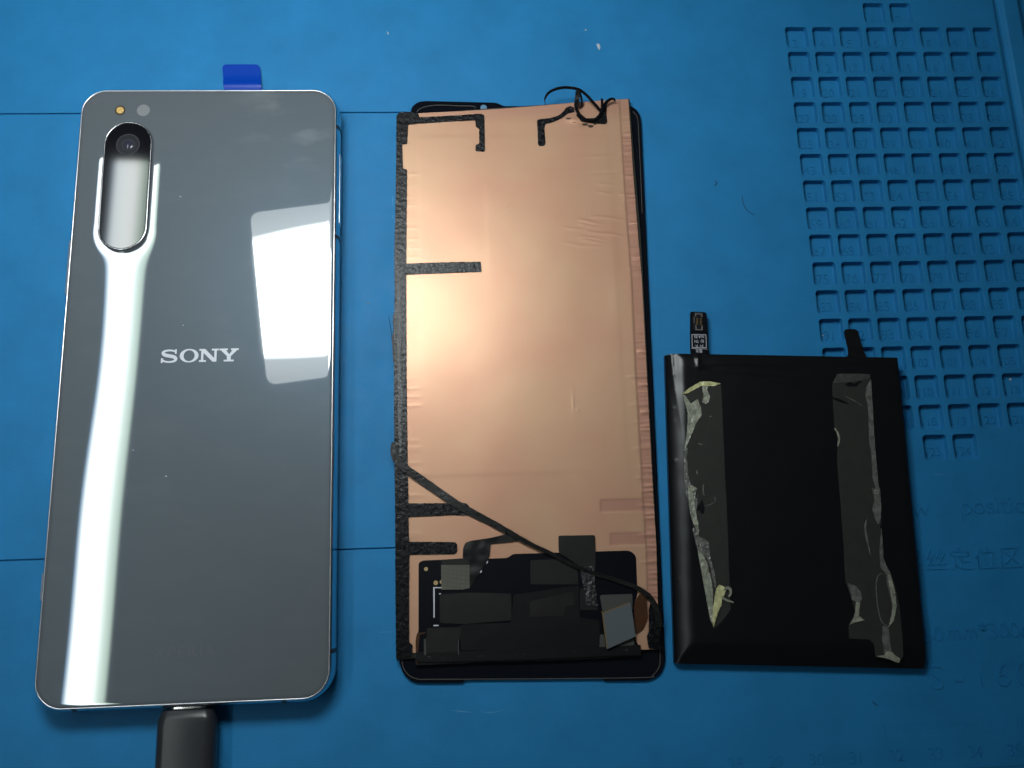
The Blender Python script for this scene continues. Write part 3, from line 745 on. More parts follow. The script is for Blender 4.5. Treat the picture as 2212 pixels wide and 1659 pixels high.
# finger drag marks
for k in range(10):
    x0, y0 = at('E', 1330, 250, ZF); rr = np.hypot(X-x0, Y-y0); th = np.arctan2(Y-y0, X-x0)
    Z += 0.004*np.exp(-((rr-4-k*.55)/.18)**2)*np.exp(-((th+2.3)/.7)**2)
# impressed outlines of the parts beneath
def press(x0, x1, y0, y1, dz, soft=0.25):
    global Z
    m_ = 1/(1+np.exp(-(X-x0)/soft*4)) * 1/(1+np.exp((X-x1)/soft*4)) * 1/(1+np.exp(-(Y-y0)/soft*4)) * 1/(1+np.exp((Y-y1)/soft*4)); Z += dz*m_
ix0 = at('E', 295, 700, ZF)[0]; ix1 = at('E', 1625, 700, ZF)[0]; iy0 = at('E', 800, 1375, ZF)[1]; iy1 = at('E', 500, 100, ZF)[1]
press(ix0, ix1, iy0, 70, 0.028, 1.0); press(at('D', 820, 1300, ZF)[0], ix1+1, at('D', 820, 1490, ZF)[1], 60, 0.018, 0.9)
for (v, a0, b0, a1, b1) in (('E', 1478, 1540, 1840, 1610), ('F', 1730, 232, 2070, 312)):
    q0, q1 = at(v, a0, b0, ZF), at(v, a1, b1, ZF); press(q0[0], q1[0]+2, q1[1], q0[1], -0.07, 0.45); LAYER = np.maximum(LAYER, ((X > q0[0])*(Y > q1[1])*(Y < q0[1])).astype(float))
x0, y0 = at('E', 1440, 200, ZF); Z += -0.06*np.exp(-(((X-x0)/5)**4 + ((Y-y0)/6)**4))
# burnt dent under the torn tape loop
x0, y0 = at('D', 1480, 310, ZF); Z += 0.25*np.exp(-(((X-x0)/2.2)**2 + ((Y-y0)/.9)**2)) - 0.15*np.exp(-(((X-x0-2.2)/1.5)**2 + ((Y-y0+1.3)/.7)**2))
V = np.stack([X.ravel(), Y.ravel(), Z.ravel()], 1)
Fc = [(j*NX+i, j*NX+i+1, (j+1)*NX+i+1, (j+1)*NX+i) for j in range(NY-1) for i in range(NX-1)]
foil = link('copper_foil', V, Fc, MT['copper'], disp, 180)
a_ = foil.data.attributes.new('single_layer', 'FLOAT', 'POINT'); a_.data.foreach_set('value', LAYER.ravel().astype(np.float32))
ZT = 2.46                                     # underside of what lies on the foil
# die-cut black tape down the left side, with its arms
col = [at('D', 148, 285, ZT), at('D', 165, 258, ZT), at('D', 215, 250, ZT), at('D', 310, 262, ZT), at('D', 318, 290, ZT), at('D', 560, 278, ZT), at('D', 780, 264, ZT), at('D', 800, 275, ZT),
       at('D', 806, 535, ZT), at('D', 795, 545, ZT), at('D', 735, 540, ZT), at('D', 735, 495, ZT), at('D', 762, 488, ZT), at('D', 762, 375, ZT), at('D', 737, 360, ZT), at('D', 733, 312, ZT), at('D', 520, 322, ZT), at('D', 235, 343, ZT),
       at('D', 228, 485, ZT), at('D', 188, 492, ZT), at('D', 187, 668, ZT), at('D', 228, 678, ZT), at('D', 225, 1000, ZT), at('D', 222, 1376, ZT), at('D', 500, 1366, ZT), at('D', 775, 1362, ZT), at('D', 780, 1435, ZT), at('D', 500, 1446, ZT), at('D', 222, 1456, ZT),
       at('E', 198, 100, ZT), at('E', 200, 700, ZT), at('E', 206, 1250, ZT), at('E', 212, 1565, ZT), at('E', 590, 1563, ZT), at('E', 612, 1580, ZT), at('E', 600, 1645, ZT), at('F', 560, 98, ZT), at('F', 238, 112, ZT),
       at('F', 242, 295, ZT), at('F', 585, 298, ZT), at('F', 600, 318, ZT), at('F', 598, 372, ZT), at('F', 580, 388, ZT), at('F', 245, 392, ZT), at('F', 243, 700, ZT), at('F', 243, 1040, ZT), at('F', 268, 1062, ZT), at('F', 268, 1145, ZT), at('F', 180, 1155, ZT), at('F', 155, 1185, ZT), at('F', 145, 1150, ZT),
       at('F', 140, 500, ZT), at('F', 138, 0, ZT), at('E', 118, 1300, ZT), at('E', 116, 900, ZT), at('E', 116, 400, ZT), at('D', 135, 1560, ZT), at('D', 132, 1300, ZT), at('D', 146, 800, ZT)]
def zt(amp=0.05, f=0.9, z=ZT+0.20):
    def g(x, y):
        n1 = noise.noise(Vector((x*f, y*f, 3.0))); n2 = noise.noise(Vector((x*f*3.1, y*f*3.1, 7.0)))
        return z + amp*(n1 + 0.6*abs(n2))
    return g
sheet('black_tape', ragged(fillet(col, 0.25, 2), 0.4, 0.09, 1.5), zt(0.07, 1.3), MT['tape'], disp, 0.42, 0.22, 70, 0.4)
# torn grey residue along the outer edge of the tape
res = [at('E', 118, 300, ZT), at('E', 108, 330, ZT), at('E', 112, 420, ZT), at('E', 102, 470, ZT), at('E', 106, 560, ZT), at('E', 110, 640, ZT), at('E', 118, 620, ZT), at('E', 121, 400, ZT)]
MT['strand'] = mat('torn_tape_strand', (0.006, 0.006, 0.006), 0.40, spec=0.30, bump=0.7, bump_scale=1500, rvar=0.2, fleck=(0.07, 0.07, 0.07))
MT['residue'] = mat('grey_adhesive_residue', (0.07, 0.065, 0.065), 0.7, var=0.4, var_scale=1500, bump=0.6, bump_scale=1500)
sheet('tape_residue', ragged(res, 0.3, 0.2, 2.0), zt(0.1, 2.0, ZT+0.1), MT['residue'], disp, 0.35, 0.2)
# glossy squeezed bead inside the tape
ribbon('adhesive_bead', [(*at('E', x, y, ZT), ZT+0.27) for x, y in ((150, 100), (148, 300), (152, 420), (150, 560), (152, 700), (160, 850), (152, 1000), (158, 1150), (160, 1230))], [0.8, 1.1, 0.7, 1.2, 0.9, 0.6], MT['tape_glitter'], disp, 0.22, n=10, jit=0.5)
# hook of tape at the top right
hk = [at('D', 1190, 315, ZT), at('D', 1205, 305, ZT), at('D', 1280, 298, ZT), at('D', 1350, 278, ZT), at('D', 1385, 250, ZT), at('D', 1405, 220, ZT), at('D', 1440, 207, ZT), at('D', 1465, 218, ZT), at('D', 1470, 250, ZT), at('D', 1420, 262, ZT), at('D', 1370, 298, ZT), at('D', 1310, 325, ZT),
      at('D', 1252, 340, ZT), at('D', 1246, 370, ZT), at('D', 1254, 488, ZT), at('D', 1240, 502, ZT), at('D', 1208, 502, ZT), at('D', 1198, 490, ZT), at('D', 1196, 400, ZT)]
sheet('black_tape', ragged(fillet(hk, 0.2, 2), 0.4, 0.05, 1.5), zt(0.07, 1.3), MT['tape'], disp, 0.4, 0.2, 70, 0.4)
hk2 = [at('D', 1660, 255, ZT), at('D', 1700, 225, ZT), at('D', 1712, 325, ZT), at('D', 1700, 340, ZT), at('D', 1600, 335, ZT), at('D', 1520, 322, ZT), at('D', 1480, 275, ZT), at('D', 1500, 255, ZT), at('D', 1555, 300, ZT), at('D', 1640, 298, ZT)]
sheet('black_tape', ragged(fillet(hk2, 0.2, 2), 0.4, 0.06, 1.5), zt(0.1, 1.3, ZT+0.3), MT['tape'], disp, 0.4, 0.25, 70, 0.4)
# burnt spots
MT['burn'] = mat('scorched_copper', (0.05, 0.035, 0.02), 0.6, metal=0.3, var=0.6, var_scale=1200)
for (u, v, a, c_) in ((1428, 300, .9, .28), (1470, 322, .7, .35), (1548, 342, .9, .34), (1590, 356, .8, .42), (1620, 338, .5, .3)):
    x0, y0 = at('D', u, v, ZF)
    q = ragged([(x0+a*math.cos(t)*1.0+.25*c_*math.sin(2*t), y0+c_*math.sin(t)*1.0) for t in np.linspace(0, 6.28, 14)[:-1]], .25, .12, 3.0)
    prism('scorch_mark', q, ZF-0.1, ZF+0.17, MT['burn'], disp)
# springing loop of loose tape
def P3(v, x, y, z): return (*at(v, x, y, z), z)
ribbon('loose_tape_strip', [P3('D', 1253, 192, 2.4), P3('D', 1252, 150, 4.0), P3('D', 1280, 105, 5.6), P3('D', 1340, 76, 6.4), P3('D', 1420, 68, 6.6), P3('D', 1500, 82, 6.2), P3('D', 1560, 125, 5.2), P3('D', 1620, 190, 4.0), P3('D', 1670, 248, 3.0)], [0.6, 0.75, 0.8, 0.85, 0.8, 0.75], MT['tape'], disp, 0.14, [70, 62, 50, 55, 60, 65, 60, 30])
ribbon('loose_tape_strip', [P3('D', 1495, 92, 6.0), P3('D', 1492, 140, 5.0), P3('D', 1480, 205, 4.2), P3('D', 1495, 250, 3.6), P3('D', 1540, 300, 3.4), P3('D', 1590, 315, 3.3), P3('D', 1640, 290, 3.8), P3('D', 1670, 235, 4.2), P3('D', 1675, 150, 4.4)], [1.3, 1.5, 1.0, 0.85, 0.85, 0.8, 0.9, 0.9], MT['tape'], disp, 0.14, [20, 25, 50, 55, 55, 55, 50, 35])
ribbon('loose_tape_strip', [P3('D', 1500, 90, 5.6), P3('D', 1518, 130, 4.6), P3('D', 1525, 190, 3.6), P3('D', 1508, 215, 3.0)], [0.7, 0.5, 0.4], MT['tape'], disp, 0.12, [40, 40])
ribbon('loose_tape_strip', [P3('D', 1690, 240, 3.0), P3('D', 1698, 190, 3.6), P3('D', 1730, 158, 4.2), P3('D', 1760, 152, 4.2), P3('D', 1772, 170, 3.6)], [1.3, 0.9, 0.7, 0.4], MT['tape'], disp, 0.13, [20, 40])
# long torn strip crossing to the bottom right corner
ribbon('loose_tape_strip', [P3('E', 112, 1160, 2.9), P3('E', 112, 1225, 3.0), P3('E', 140, 1285, 3.1), P3('E', 200, 1340, 3.2), P3('E', 350, 1445, 3.0), P3('E', 500, 1550, 3.0), P3('E', 610, 1615, 3.0), P3('F', 850, 152, 3.1), P3('F', 985, 225, 3.4), P3('F', 1150, 315, 3.5), P3('F', 1300, 385, 3.4), P3('F', 1430, 455, 3.4), P3('F', 1600, 525, 3.2), P3('F', 1750, 570, 3.2), P3('F', 1880, 615, 3.3), P3('F', 1985, 668, 3.4), P3('F', 2055, 745, 3.4), P3('F', 2090, 850, 3.2), P3('F', 2098, 930, 2.9)],
       [0.9, 1.8, 2.0, 2.0, 1.9, 1.5, 1.0, 0.9, 1.0, 1.1, 1.2, 1.4, 1.6], MT['strand'], disp, 0.08, [2, 3, -4, 6, 12, 14, 8, 4, 4], n=7, jit=0.14)
tag = [at('F', x, y, ZT) for x, y in ((2040, 720), (2085, 790), (2108, 880), (2110, 1060), (2120, 1100), (2020, 1085), (2005, 1000), (2022, 960), (2020, 800))]
sheet('black_tape', ragged(fillet(tag, .3, 2), .4, .07, 1.5), zt(0.12, 1.2), MT['tape'], disp, 0.42, 0.25, 70, 0.4)

# circuit board and what is stuck on it
ZB = ZF + 0.15
brd = fillet([at('F', x, y, ZB) for x, y in ((312, 450), (345, 434), (490, 428), (640, 418), (840, 420), (975, 415), (1010, 386), (1400, 374), (1880, 360), (1926, 395), (1938, 690), (1910, 760), (1915, 1000), (1960, 1100), (290, 1150), (300, 1000), (312, 960))], 1.0, 4)
board = prism('circuit_board', brd, ZF-0.02, ZB, MT['board'], disp, 0.04)
MT['copper_trim'] = MT['gold']
for (u, v, r) in ((368, 498, .48), (440, 600, .55), (482, 594, .45)):
    x0, y0 = at('F', u, v, ZB); disc('gold_contact', x0, y0, r, ZB-0.02, ZB+0.03, MT['gold'], board, n=20)
lm = MB()
for pts in ([(421, 632), (482, 632), (482, 640), (432, 640), (432, 858), (423, 858)], [(424, 913), (462, 912), (462, 921), (424, 922)], [(463, 680), (476, 676), (478, 684), (465, 686)]):
    lm.prism([at('F', x, y, ZB) for x, y in pts], ZB-0.01, ZB+0.02)
lm.build('white_corner_mark', MT['white'], board)
def wrap(name, v, pts, z, m, r=0.3, amp=0.03, f=0.5, parent=disp, th=0.14, step=0.6, label=None, slope=None):
    P = [at(v, x, y, z) for x, y in pts]
    def g(x, y): return z + amp*noise.noise(Vector((x*f, y*f, z*5))) + (slope(x, y) if slope else 0)
    o = sheet(name, fillet(P, r, 3), g, m, parent, step, th, 60, 0.6)
    if label: o['label'] = label
    return o
Z1 = ZB + 0.16; Z2 = Z1 + 0.17; Z3 = Z2 + 0.16
# big black flex folded over the bottom
wrap('black_flex', 'F', [(640, 905), (1000, 900), (1020, 690), (1500, 620), (1510, 860), (1655, 880), (1660, 1085), (1500, 1110), (630, 1100), (620, 935)], Z1, MT['tape_smooth'], 0.5, 0.05, 0.3)
wrap('film_tape', 'F', [(470, 685), (690, 672), (1000, 680), (1003, 880), (640, 905), (470, 900)], Z2, MT['tape_grey'], 0.5, 0.05, 0.35)
wrap('film_tape', 'F', [(1140, 740), (1465, 665), (1470, 765), (1400, 775), (1398, 850), (1140, 855)], Z2, MT['tape_grey'], 0.5, 0.05, 0.35)
wrap('film_tape', 'F', [(1143, 432), (1350, 425), (1490, 470), (1500, 612), (1143, 612)], Z1, MT['tape_grey'], 0.5, 0.04, 0.35)
wrap('film_tape', 'F', [(1350, 255), (1362, 250), (1615, 246), (1622, 255), (1628, 470), (1625, 520), (1520, 490), (1455, 440), (1352, 372)], Z2, MT['tape_grey'], 0.4, 0.05, 0.4, label='wide charcoal tape strap under the loose strip')
wrap('torn_tape', 'F', [(1505, 488), (1612, 470), (1625, 600), (1642, 775), (1560, 765), (1540, 640)], Z3, MT['tape_glitter'], 0.2, 0.16, 1.5, step=0.35)
wrap('film_tape', 'F', [(1560, 640), (1512, 640), (1510, 800), (1640, 805), (1645, 770)], Z1+0.05, MT['tape_grey'], 0.2, 0.03)
wrap('black_flap', 'F', [(640, 418), (642, 345), (660, 302), (700, 288), (850, 266), (990, 232), (1070, 285), (960, 298), (846, 312), (838, 400), (800, 470), (760, 540), (690, 640), (690, 440)], Z2, MT['tape_smooth'], 0.4, 0.22, 0.45, label='creased black flap lifting towards the loose strip')
wrap('film_tape', 'F', [(482, 430), (640, 420), (690, 440), (690, 470), (482, 470)], Z1, MT['tape_grey'], 0.2, 0.03)
wrap('mesh_fabric_pad', 'F', [(480, 468), (690, 466), (692, 640), (640, 650), (482, 652)], Z2+0.08, MT['fabric'], 0.15, 0.02)
lm = MB()
for pts in ([(772, 512), (782, 508), (780, 522), (768, 528)], [(820, 440), (828, 436), (826, 452), (816, 462)]):
    lm.prism([at('F', x, y, Z2+.2) for x, y in pts], Z2-.05, Z2+.25)
lm.build('torn_white_edge', MT['white'], disp)
wrap('film_tape', 'F', [(375, 935), (628, 930), (625, 1020), (612, 1020), (610, 1135), (352, 1138), (350, 1020), (372, 1015)], Z2, MT['tape_grey'], 0.2, 0.04, 0.4)
for q in ([(352, 1018), (365, 1018), (368, 1135), (354, 1137)], [(606, 1022), (613, 1022), (612, 1133), (605, 1133)]):
    prism('foil_edge', [at('F', x, y, Z2+.05) for x, y in q], Z2-.2, Z2+.07, MT['plate_grey'], disp)
# folded strip along the bottom of the panel
ribbon('folded_edge', [P3('F', x, y, 2.75) for x, y in ((290, 1150), (500, 1150), (800, 1140), (1100, 1132), (1400, 1120), (1700, 1108), (1960, 1098))], [2.2, 2.4, 2.4, 2.3, 2.2], MT['tape_smooth'], disp, 0.35, 0, n=6, jit=0.15)
ribbon('folded_edge', [P3('F', x, y, 2.35) for x, y in ((292, 1185), (500, 1183), (800, 1172), (1100, 1165), (1500, 1152), (1960, 1130))], [1.5, 1.2, 1.0, 1.0, 0.8], MT['tape_smooth'], disp, 0.3, 0, n=6, jit=0.3)
lm = MB()
for k in range(26):
    u = random.choice([random.uniform(330, 800), random.uniform(1000, 1900)]); v = 1150 - (u-300)*0.03 + random.uniform(-8, 22)
    x0, y0 = at('F', u, v, 2.9); a = random.uniform(.05, .16); th = random.uniform(0, 3)
    lm.prism([(x0+a*math.cos(th+t)*(2 if t % 3.14 < .1 else 1), y0+a*.5*math.sin(th+t)) for t in (0, 1.3, 3.14, 4.4)], 2.7, 2.98)
o = lm.build('adhesive_crumbs', MT['residue'], disp); o['kind'] = 'stuff'
# steel plate on its flex at the right, orange flex beside it
wrap('grey_patch', 'F', [(1658, 700), (1672, 690), (1898, 682), (1902, 800), (1680, 815)], Z2, MT['plate_grey'], 0.2, 0.02)
wrap('orange_flex', 'F', [(1912, 760), (1945, 690), (1975, 672), (2005, 715), (2012, 860), (1985, 935), (1945, 970), (1915, 975)], Z1+0.1, MT['orange'], 0.4, 0.06, 0.8)
wrap('orange_flex', 'F', [(300, 975), (362, 966), (360, 978), (322, 985), (312, 1060), (305, 1200), (292, 1200), (290, 1030)], Z1, MT['orange'], 0.1, 0.02)
wrap('grey_patch', 'F', [(1912, 1000), (1915, 1085), (1820, 1080), (1710, 1095), (1860, 1030)], Z1+.05, MT['plate_grey'], 0.1, 0.02)
wrap('film_tape', 'F', [(1660, 985), (1690, 985), (1702, 1085), (1655, 1088)], Z2, MT['plate_grey'], 0.1, 0.02)
pl = [at('F', x, y, 4.0) for x, y in ((1682, 822), (1888, 746), (1926, 998), (1712, 1094))]
plate = prism('steel_plate', fillet(pl, 0.25, 3), 3.3, 3.95, MT['plate'], disp, 0.05)
MT['gilt'] = mat('yellow_backing_edge', (0.16, 0.10, 0.03), 0.5)
ribbon('yellow_edge', [(*at('F', 1880, 749, 3.95), 3.9), (*at('F', 1690, 820, 3.95), 3.9), (*at('F', 1680, 835, 3.95), 3.9), (*at('F', 1712, 1090, 3.95), 3.9)], 0.22, MT['gilt'], plate, 0.2, n=5)

# ------------------------------------------------------------------ the battery
bat = thing('battery', 'flat black pouch battery with two torn clear adhesive strips beside the copper-backed display', 'battery', (69, -35, 0))
q = [at('H', 216, 1385, 1.2), at('H', 2165, 1428, 2.0), at('G', 1970, 466, 4.2), at('G', 155, 440, 3.2)]   # BL BR TR TL
BLc, BRc, TRc, TLc = [np.array(p) for p in q]
NXb, NYb = 190, 220
uu = np.concatenate([[0, 0, 0.0], np.linspace(0, 1, NXb-6)**1.0, [1, 1, 1]]); vv = np.concatenate([[0, 0, 0.0], np.linspace(0, 1, NYb-6), [1, 1, 1]])
Ug, Vg = np.meshgrid(uu, vv)
XY = (BLc[None, None]*((1-Ug)*(1-Vg))[..., None] + BRc[None, None]*(Ug*(1-Vg))[..., None] + TRc[None, None]*(Ug*Vg)[..., None] + TLc[None, None]*((1-Ug)*Vg)[..., None])
X, Y = XY[..., 0], XY[..., 1]
wx, wy = np.linalg.norm(BRc-BLc), np.linalg.norm(TLc-BLc)
dl, dr, db, dt = Ug*wx, (1-Ug)*wx, Vg*wy, (1-Vg)*wy
H0 = 4.6
def chamf(d, wd, drop): return drop*np.clip(1 - d/wd, 0, 1)**1.15
def roll(d, wd, drop): return drop*(1 - np.sqrt(np.clip(1 - np.clip(1 - d/wd, 0, 1)**2, 0, 1)))
cl, cr_, cb, ct = 0.45*roll(dl, 5.6, 3.4) + 0.55*chamf(dl, 4.6, 2.7), chamf(dr, 1.1, 0.7), chamf(db, 5.6, 2.2), chamf(dt, 1.6, 0.7)
soft = lambda *a: np.log(sum(np.exp(8*x) for x in a))/8 - math.log(len(a))/8
Z = H0 - soft(cl, cr_, cb, ct)
wn = np.zeros_like(Z)
r = np.random.RandomState(5)
for k in range(12):
    a = r.uniform(0, 6.28); f_ = r.uniform(.2, .7); wn += np.sin((X*math.cos(a)*0.6 + Y*math.sin(a))*f_*1.6 + r.uniform(0, 6.28))
Z += 0.012*wn
# pinch under the flex and gathered folds along the top left
x0, y0 = at('G', 405, 500, H0); Z += 0.5*np.exp(-(((X-x0)/.5)**2 + ((Y-y0-.6)/1.6)**2)) + 0.25*np.exp(-(((X-x0-.6)/1.6)**2 + ((Y-y0+1.4)/.5)**2))
x0, y0 = at('G', 205, 500, H0); t = Y - y0; Z += 0.35*np.exp(-((X - x0 - 0.02*np.abs(t)**1.5)/.55)**2)*np.exp(-np.clip(-t, 0, 99)/9)
for k, (u, v, sl, L_, am) in enumerate(((480, 505, -.05, 26, .10), (520, 560, -.10, 30, .07), (900, 620, -.22, 22, .06), (1200, 690, -.38, 16, .07), (260, 520, -.03, 8, .12))):
    x0, y0 = at('G', u, v, H0); t = X-x0; Z += 2.2*am*np.exp(-((Y - y0 - sl*t - 0.004*sl*t*t)/.6)**2)*np.clip(t/4, 0, 1)*np.clip((L_-t)/10, 0, 1)
for k in range(14):                           # little nicks on the left roll
    yy = r.uniform(db.min(), wy); Z += r.uniform(.04, .12)*np.exp(-((Vg*wy-yy)/.35)**2)*np.exp(-((dl-1.2)/.6)**2)
# side walls
for i, (z_, e) in enumerate(((0.25, 0.25), (0.9, 0.06), (None, 0))):
    for sl in ((slice(None), i), (slice(None), -1-i), (i, slice(None)), (-1-i, slice(None))):
        if z_ is not None: Z[sl] = np.minimum(Z[sl], z_)
ctr = XY.reshape(-1, 2).mean(0)
V = np.stack([X.ravel(), Y.ravel(), Z.ravel()], 1)
Fc = [(j*NXb+i, j*NXb+i+1, (j+1)*NXb+i+1, (j+1)*NXb+i) for j in range(NYb-1) for i in range(NXb-1)]
link('pouch', V, Fc, MT['pouch'], bat, 62)
# flex with connector
fx = [at('G', x, y, 2.5) for x, y in ((345, 400), (345, 112), (355, 106), (462, 110), (474, 122), (486, 425), (520, 450), (352, 450))]
flex = prism('connector_flex', fillet(fx, 0.35, 3), 2.1, 2.5, MT['board'], bat, 0.04)
def gp(x, y, z=2.6): return at('G', x, y, z)
b = MB(); b.prism(fillet([gp(372, 122), gp(440, 124), gp(442, 258), gp(374, 256)], .2, 2), 2.45, 2.85); b.build('connector', MT['lens_mid'], flex)
lm = MB()
for pts in ([(380, 118), (436, 122), (438, 150), (428, 150), (426, 132), (390, 130), (388, 148), (380, 148)], [(382, 215), (390, 215), (394, 246), (428, 248), (430, 218), (439, 218), (440, 256), (384, 254)], [(370, 150), (374, 150), (376, 200), (372, 200)]):
    lm.prism([gp(x, y) for x, y in pts], 2.8, 2.95)
MT['chrome'] = mat('tin_clip', (0.55, 0.52, 0.48), 0.3, metal=1.0)
lm.build('tin_clip', MT['chrome'], flex)
MT['pin'] = mat('gold_pin', (0.75, 0.5, 0.12), 0.3, metal=1.0)
lm = MB()
for cx_ in (396, 425):
    for k in range(5): lm.prism([gp(x, y) for x, y in ((cx_-5, 160+k*11), (cx_+6, 160+k*11), (cx_+6, 166+k*11), (cx_-5, 166+k*11))], 2.8, 2.92)
lm.build('gold_pins', MT['pin'], flex)
lm = MB()
for pts in ([(357, 284), (468, 286), (468, 290), (357, 288)], [(358, 384), (472, 386), (472, 390), (358, 388)], [(356, 284), (360, 284), (362, 388), (358, 388)], [(465, 286), (469, 286), (473, 390), (469, 390)], [(352, 393), (480, 398), (480, 401), (352, 396)]):
    lm.prism([gp(x, y, 2.5) for x, y in pts], 2.48, 2.52)
lm.build('white_print', MT['white'], flex)
for s, y in (('N/A BS', 302), ('ID  TH', 337), ('P+  P-', 372), ('\u96fb\u6c60', 412)):
    x0, y0 = gp(414, y, 2.5); text_mesh(s, 1.12, 0.01, MT['white'], 'white_print', flex, (x0, y0, 2.515), rotz=math.pi, sx=0.80)
# black pull tab on the right
tp = [at('G', x, y, 2.2) for x, y in ((1548, 265), (1562, 242), (1640, 242), (1664, 262), (1690, 388), (1735, 480), (1560, 480), (1585, 440), (1578, 390))]
def zt2(x, y): return 2.15 + 0.25*math.exp(-((y-at('G', 1600, 388, 2.2)[1])/.5)**2)
sheet('pull_tab', fillet(tp, 0.7, 4), zt2, MT['tape_smooth'], bat, 0.5, 0.15, 60, 0.4)

ZP = H0 + 0.06
def film(name, pts, m, dz=0.0, amp=0.03, f=0.7, step=0.6, rag=0.08, th=0.10, parent=bat, rid=0.0, fil=0.15):
    P = ragged(fillet([at(v, x, y, ZP) for v, x, y in pts], fil, 2), 0.4, rag, 1.7, dz)
    def g(x, y):
        n1 = noise.noise(Vector((x*f, y*f, 1.7))); n2 = 1 - abs(noise.noise(Vector((x*f*2.3, y*f*0.9, 9.1))))*2
        return ZP + dz + amp*n1 + rid*n2
    return sheet(name, P, g, m, parent, step, th, 50, 0.4)
G_, H_ = 'G', 'H'
s1 = film('adhesive_strip', [(G_, 420, 660), (G_, 585, 668), (G_, 592, 800), (G_, 605, 1100), (G_, 622, 1500), (H_, 626, 60), (H_, 640, 400), (H_, 652, 750), (H_, 662, 965), (H_, 600, 1050), (H_, 527, 1122), (H_, 498, 1040), (H_, 455, 800), (H_, 405, 520), (H_, 352, 250), (H_, 315, 60),
           (G_, 300, 1450), (G_, 288, 1250), (G_, 310, 1150), (G_, 330, 900), (G_, 285, 750), (G_, 340, 700)], MT['strip'], rag=0.05)
# whitish glue gathered along its left edge
def glue(pts, m=MT['glue'], dz=0.12, rid=0.22, rag=0.11, step=0.32, amp=0.1, parent=s1, name='glue_ridge'): return film(name, pts, m, dz, amp, 0.9, step, rag, 0.22, parent, rid)
glue([(G_, 283, 752), (G_, 300, 735), (G_, 345, 700), (G_, 420, 656), (G_, 500, 655), (G_, 585, 670), (G_, 540, 688), (G_, 480, 694), (G_, 430, 690), (G_, 380, 715), (G_, 330, 745)], MT['glue_yellow'], 0.12, 0.15)
glue([(G_, 440, 690), (G_, 475, 690), (G_, 478, 730), (G_, 496, 770), (G_, 488, 815), (G_, 465, 832), (G_, 438, 820), (G_, 448, 770), (G_, 440, 730)], MT['glue'], 0.2, 0.15)
glue([(G_, 285, 755), (G_, 305, 765), (G_, 350, 830), (G_, 400, 790), (G_, 428, 860), (G_, 432, 920), (G_, 405, 955), (G_, 385, 990), (G_, 350, 1080), (G_, 320, 1150), (G_, 300, 1180), (G_, 312, 1110), (G_, 322, 1000), (G_, 325, 900), (G_, 300, 810)], MT['glue'], 0.1, 0.14)
glue([(G_, 300, 1165), (G_, 320, 1175), (G_, 318, 1290), (G_, 330, 1400), (G_, 350, 1470), (G_, 395, 1495), (G_, 380, 1540), (G_, 400, 1598), (H_, 410, 60), (H_, 400, 130), (H_, 385, 230), (H_, 410, 330), (H_, 410, 390), (H_, 352, 250), (H_, 318, 80), (G_, 312, 1560), (G_, 294, 1420), (G_, 284, 1240)], MT['glue_clear'], 0.14, 0.25)
glue([(G_, 325, 1480), (G_, 350, 1465), (G_, 400, 1492), (G_, 370, 1520), (G_, 365, 1580), (H_, 380, 60), (H_, 375, 150), (H_, 405, 300), (H_, 408, 385), (H_, 355, 260), (H_, 330, 100)], MT['glue'], 0.22, 0.22)
glue([(H_, 360, 330), (H_, 395, 320), (H_, 412, 395), (H_, 455, 410), (H_, 488, 440), (H_, 494, 500), (H_, 500, 570), (H_, 530, 660), (H_, 548, 770), (H_, 535, 795), (H_, 520, 740), (H_, 495, 620), (H_, 470, 560), (H_, 425, 520), (H_, 395, 480)], MT['glue_clear'], 0.14, 0.2)
glue([(H_, 395, 440), (H_, 420, 440), (H_, 440, 530), (H_, 480, 610), (H_, 505, 720), (H_, 520, 830), (H_, 522, 960), (H_, 515, 1080), (H_, 498, 1030), (H_, 470, 880), (H_, 435, 690), (H_, 410, 560)], MT['glue'], 0.12, 0.2)
glue([(H_, 545, 800), (H_, 570, 770), (H_, 605, 785), (H_, 622, 810), (H_, 608, 850), (H_, 588, 890), (H_, 585, 935), (H_, 560, 980), (H_, 540, 1050), (H_, 525, 1105), (H_, 514, 1060), (H_, 520, 960), (H_, 530, 880)], MT['glue_yellow'], 0.35, 0.25)
ribbon('glue_curl', [(*at(H_, 610, 815, 5.2), 5.1), (*at(H_, 635, 795, 5.4), 5.4), (*at(H_, 656, 805, 5.5), 5.5), (*at(H_, 662, 835, 5.3), 5.3), (*at(H_, 650, 865, 5.1), 5.0)], [0.5, 0.7, 0.4], MT['glue'], s1, 0.3, 20, n=6)
ribbon('glue_curl', [(*at(H_, 595, 870, 5.2), 5.1), (*at(H_, 625, 890, 5.2), 5.2), (*at(H_, 655, 900, 5.2), 5.2), (*at(H_, 682, 910, 5.1), 5.1)], [0.5, 0.5, 0.3], MT['glue'], s1, 0.3, 20, n=6)
for pts in ([(460, 155), (495, 145), (530, 125), (545, 118)], [(535, 85), (540, 105), (545, 115)], [(515, 285), (528, 295)]):
    ribbon('crease_line', [(*at(H_, x, y, ZP+.05), ZP+.07) for x, y in pts], [0.12, 0.16, 0.1], MT['glue_clear'], s1, 0.1, n=4)
for pts in ([(395, 1350), (400, 1390)], [(450, 1460), (445, 1510), (455, 1550)], [(405, 1140), (440, 1150)], [(495, 930), (515, 925)]):
    ribbon('crease_line', [(*at(G_, x, y, ZP+.05), ZP+.07) for x, y in pts], [0.2, 0.3, 0.15], MT['glue_clear'], s1, 0.1, n=4)
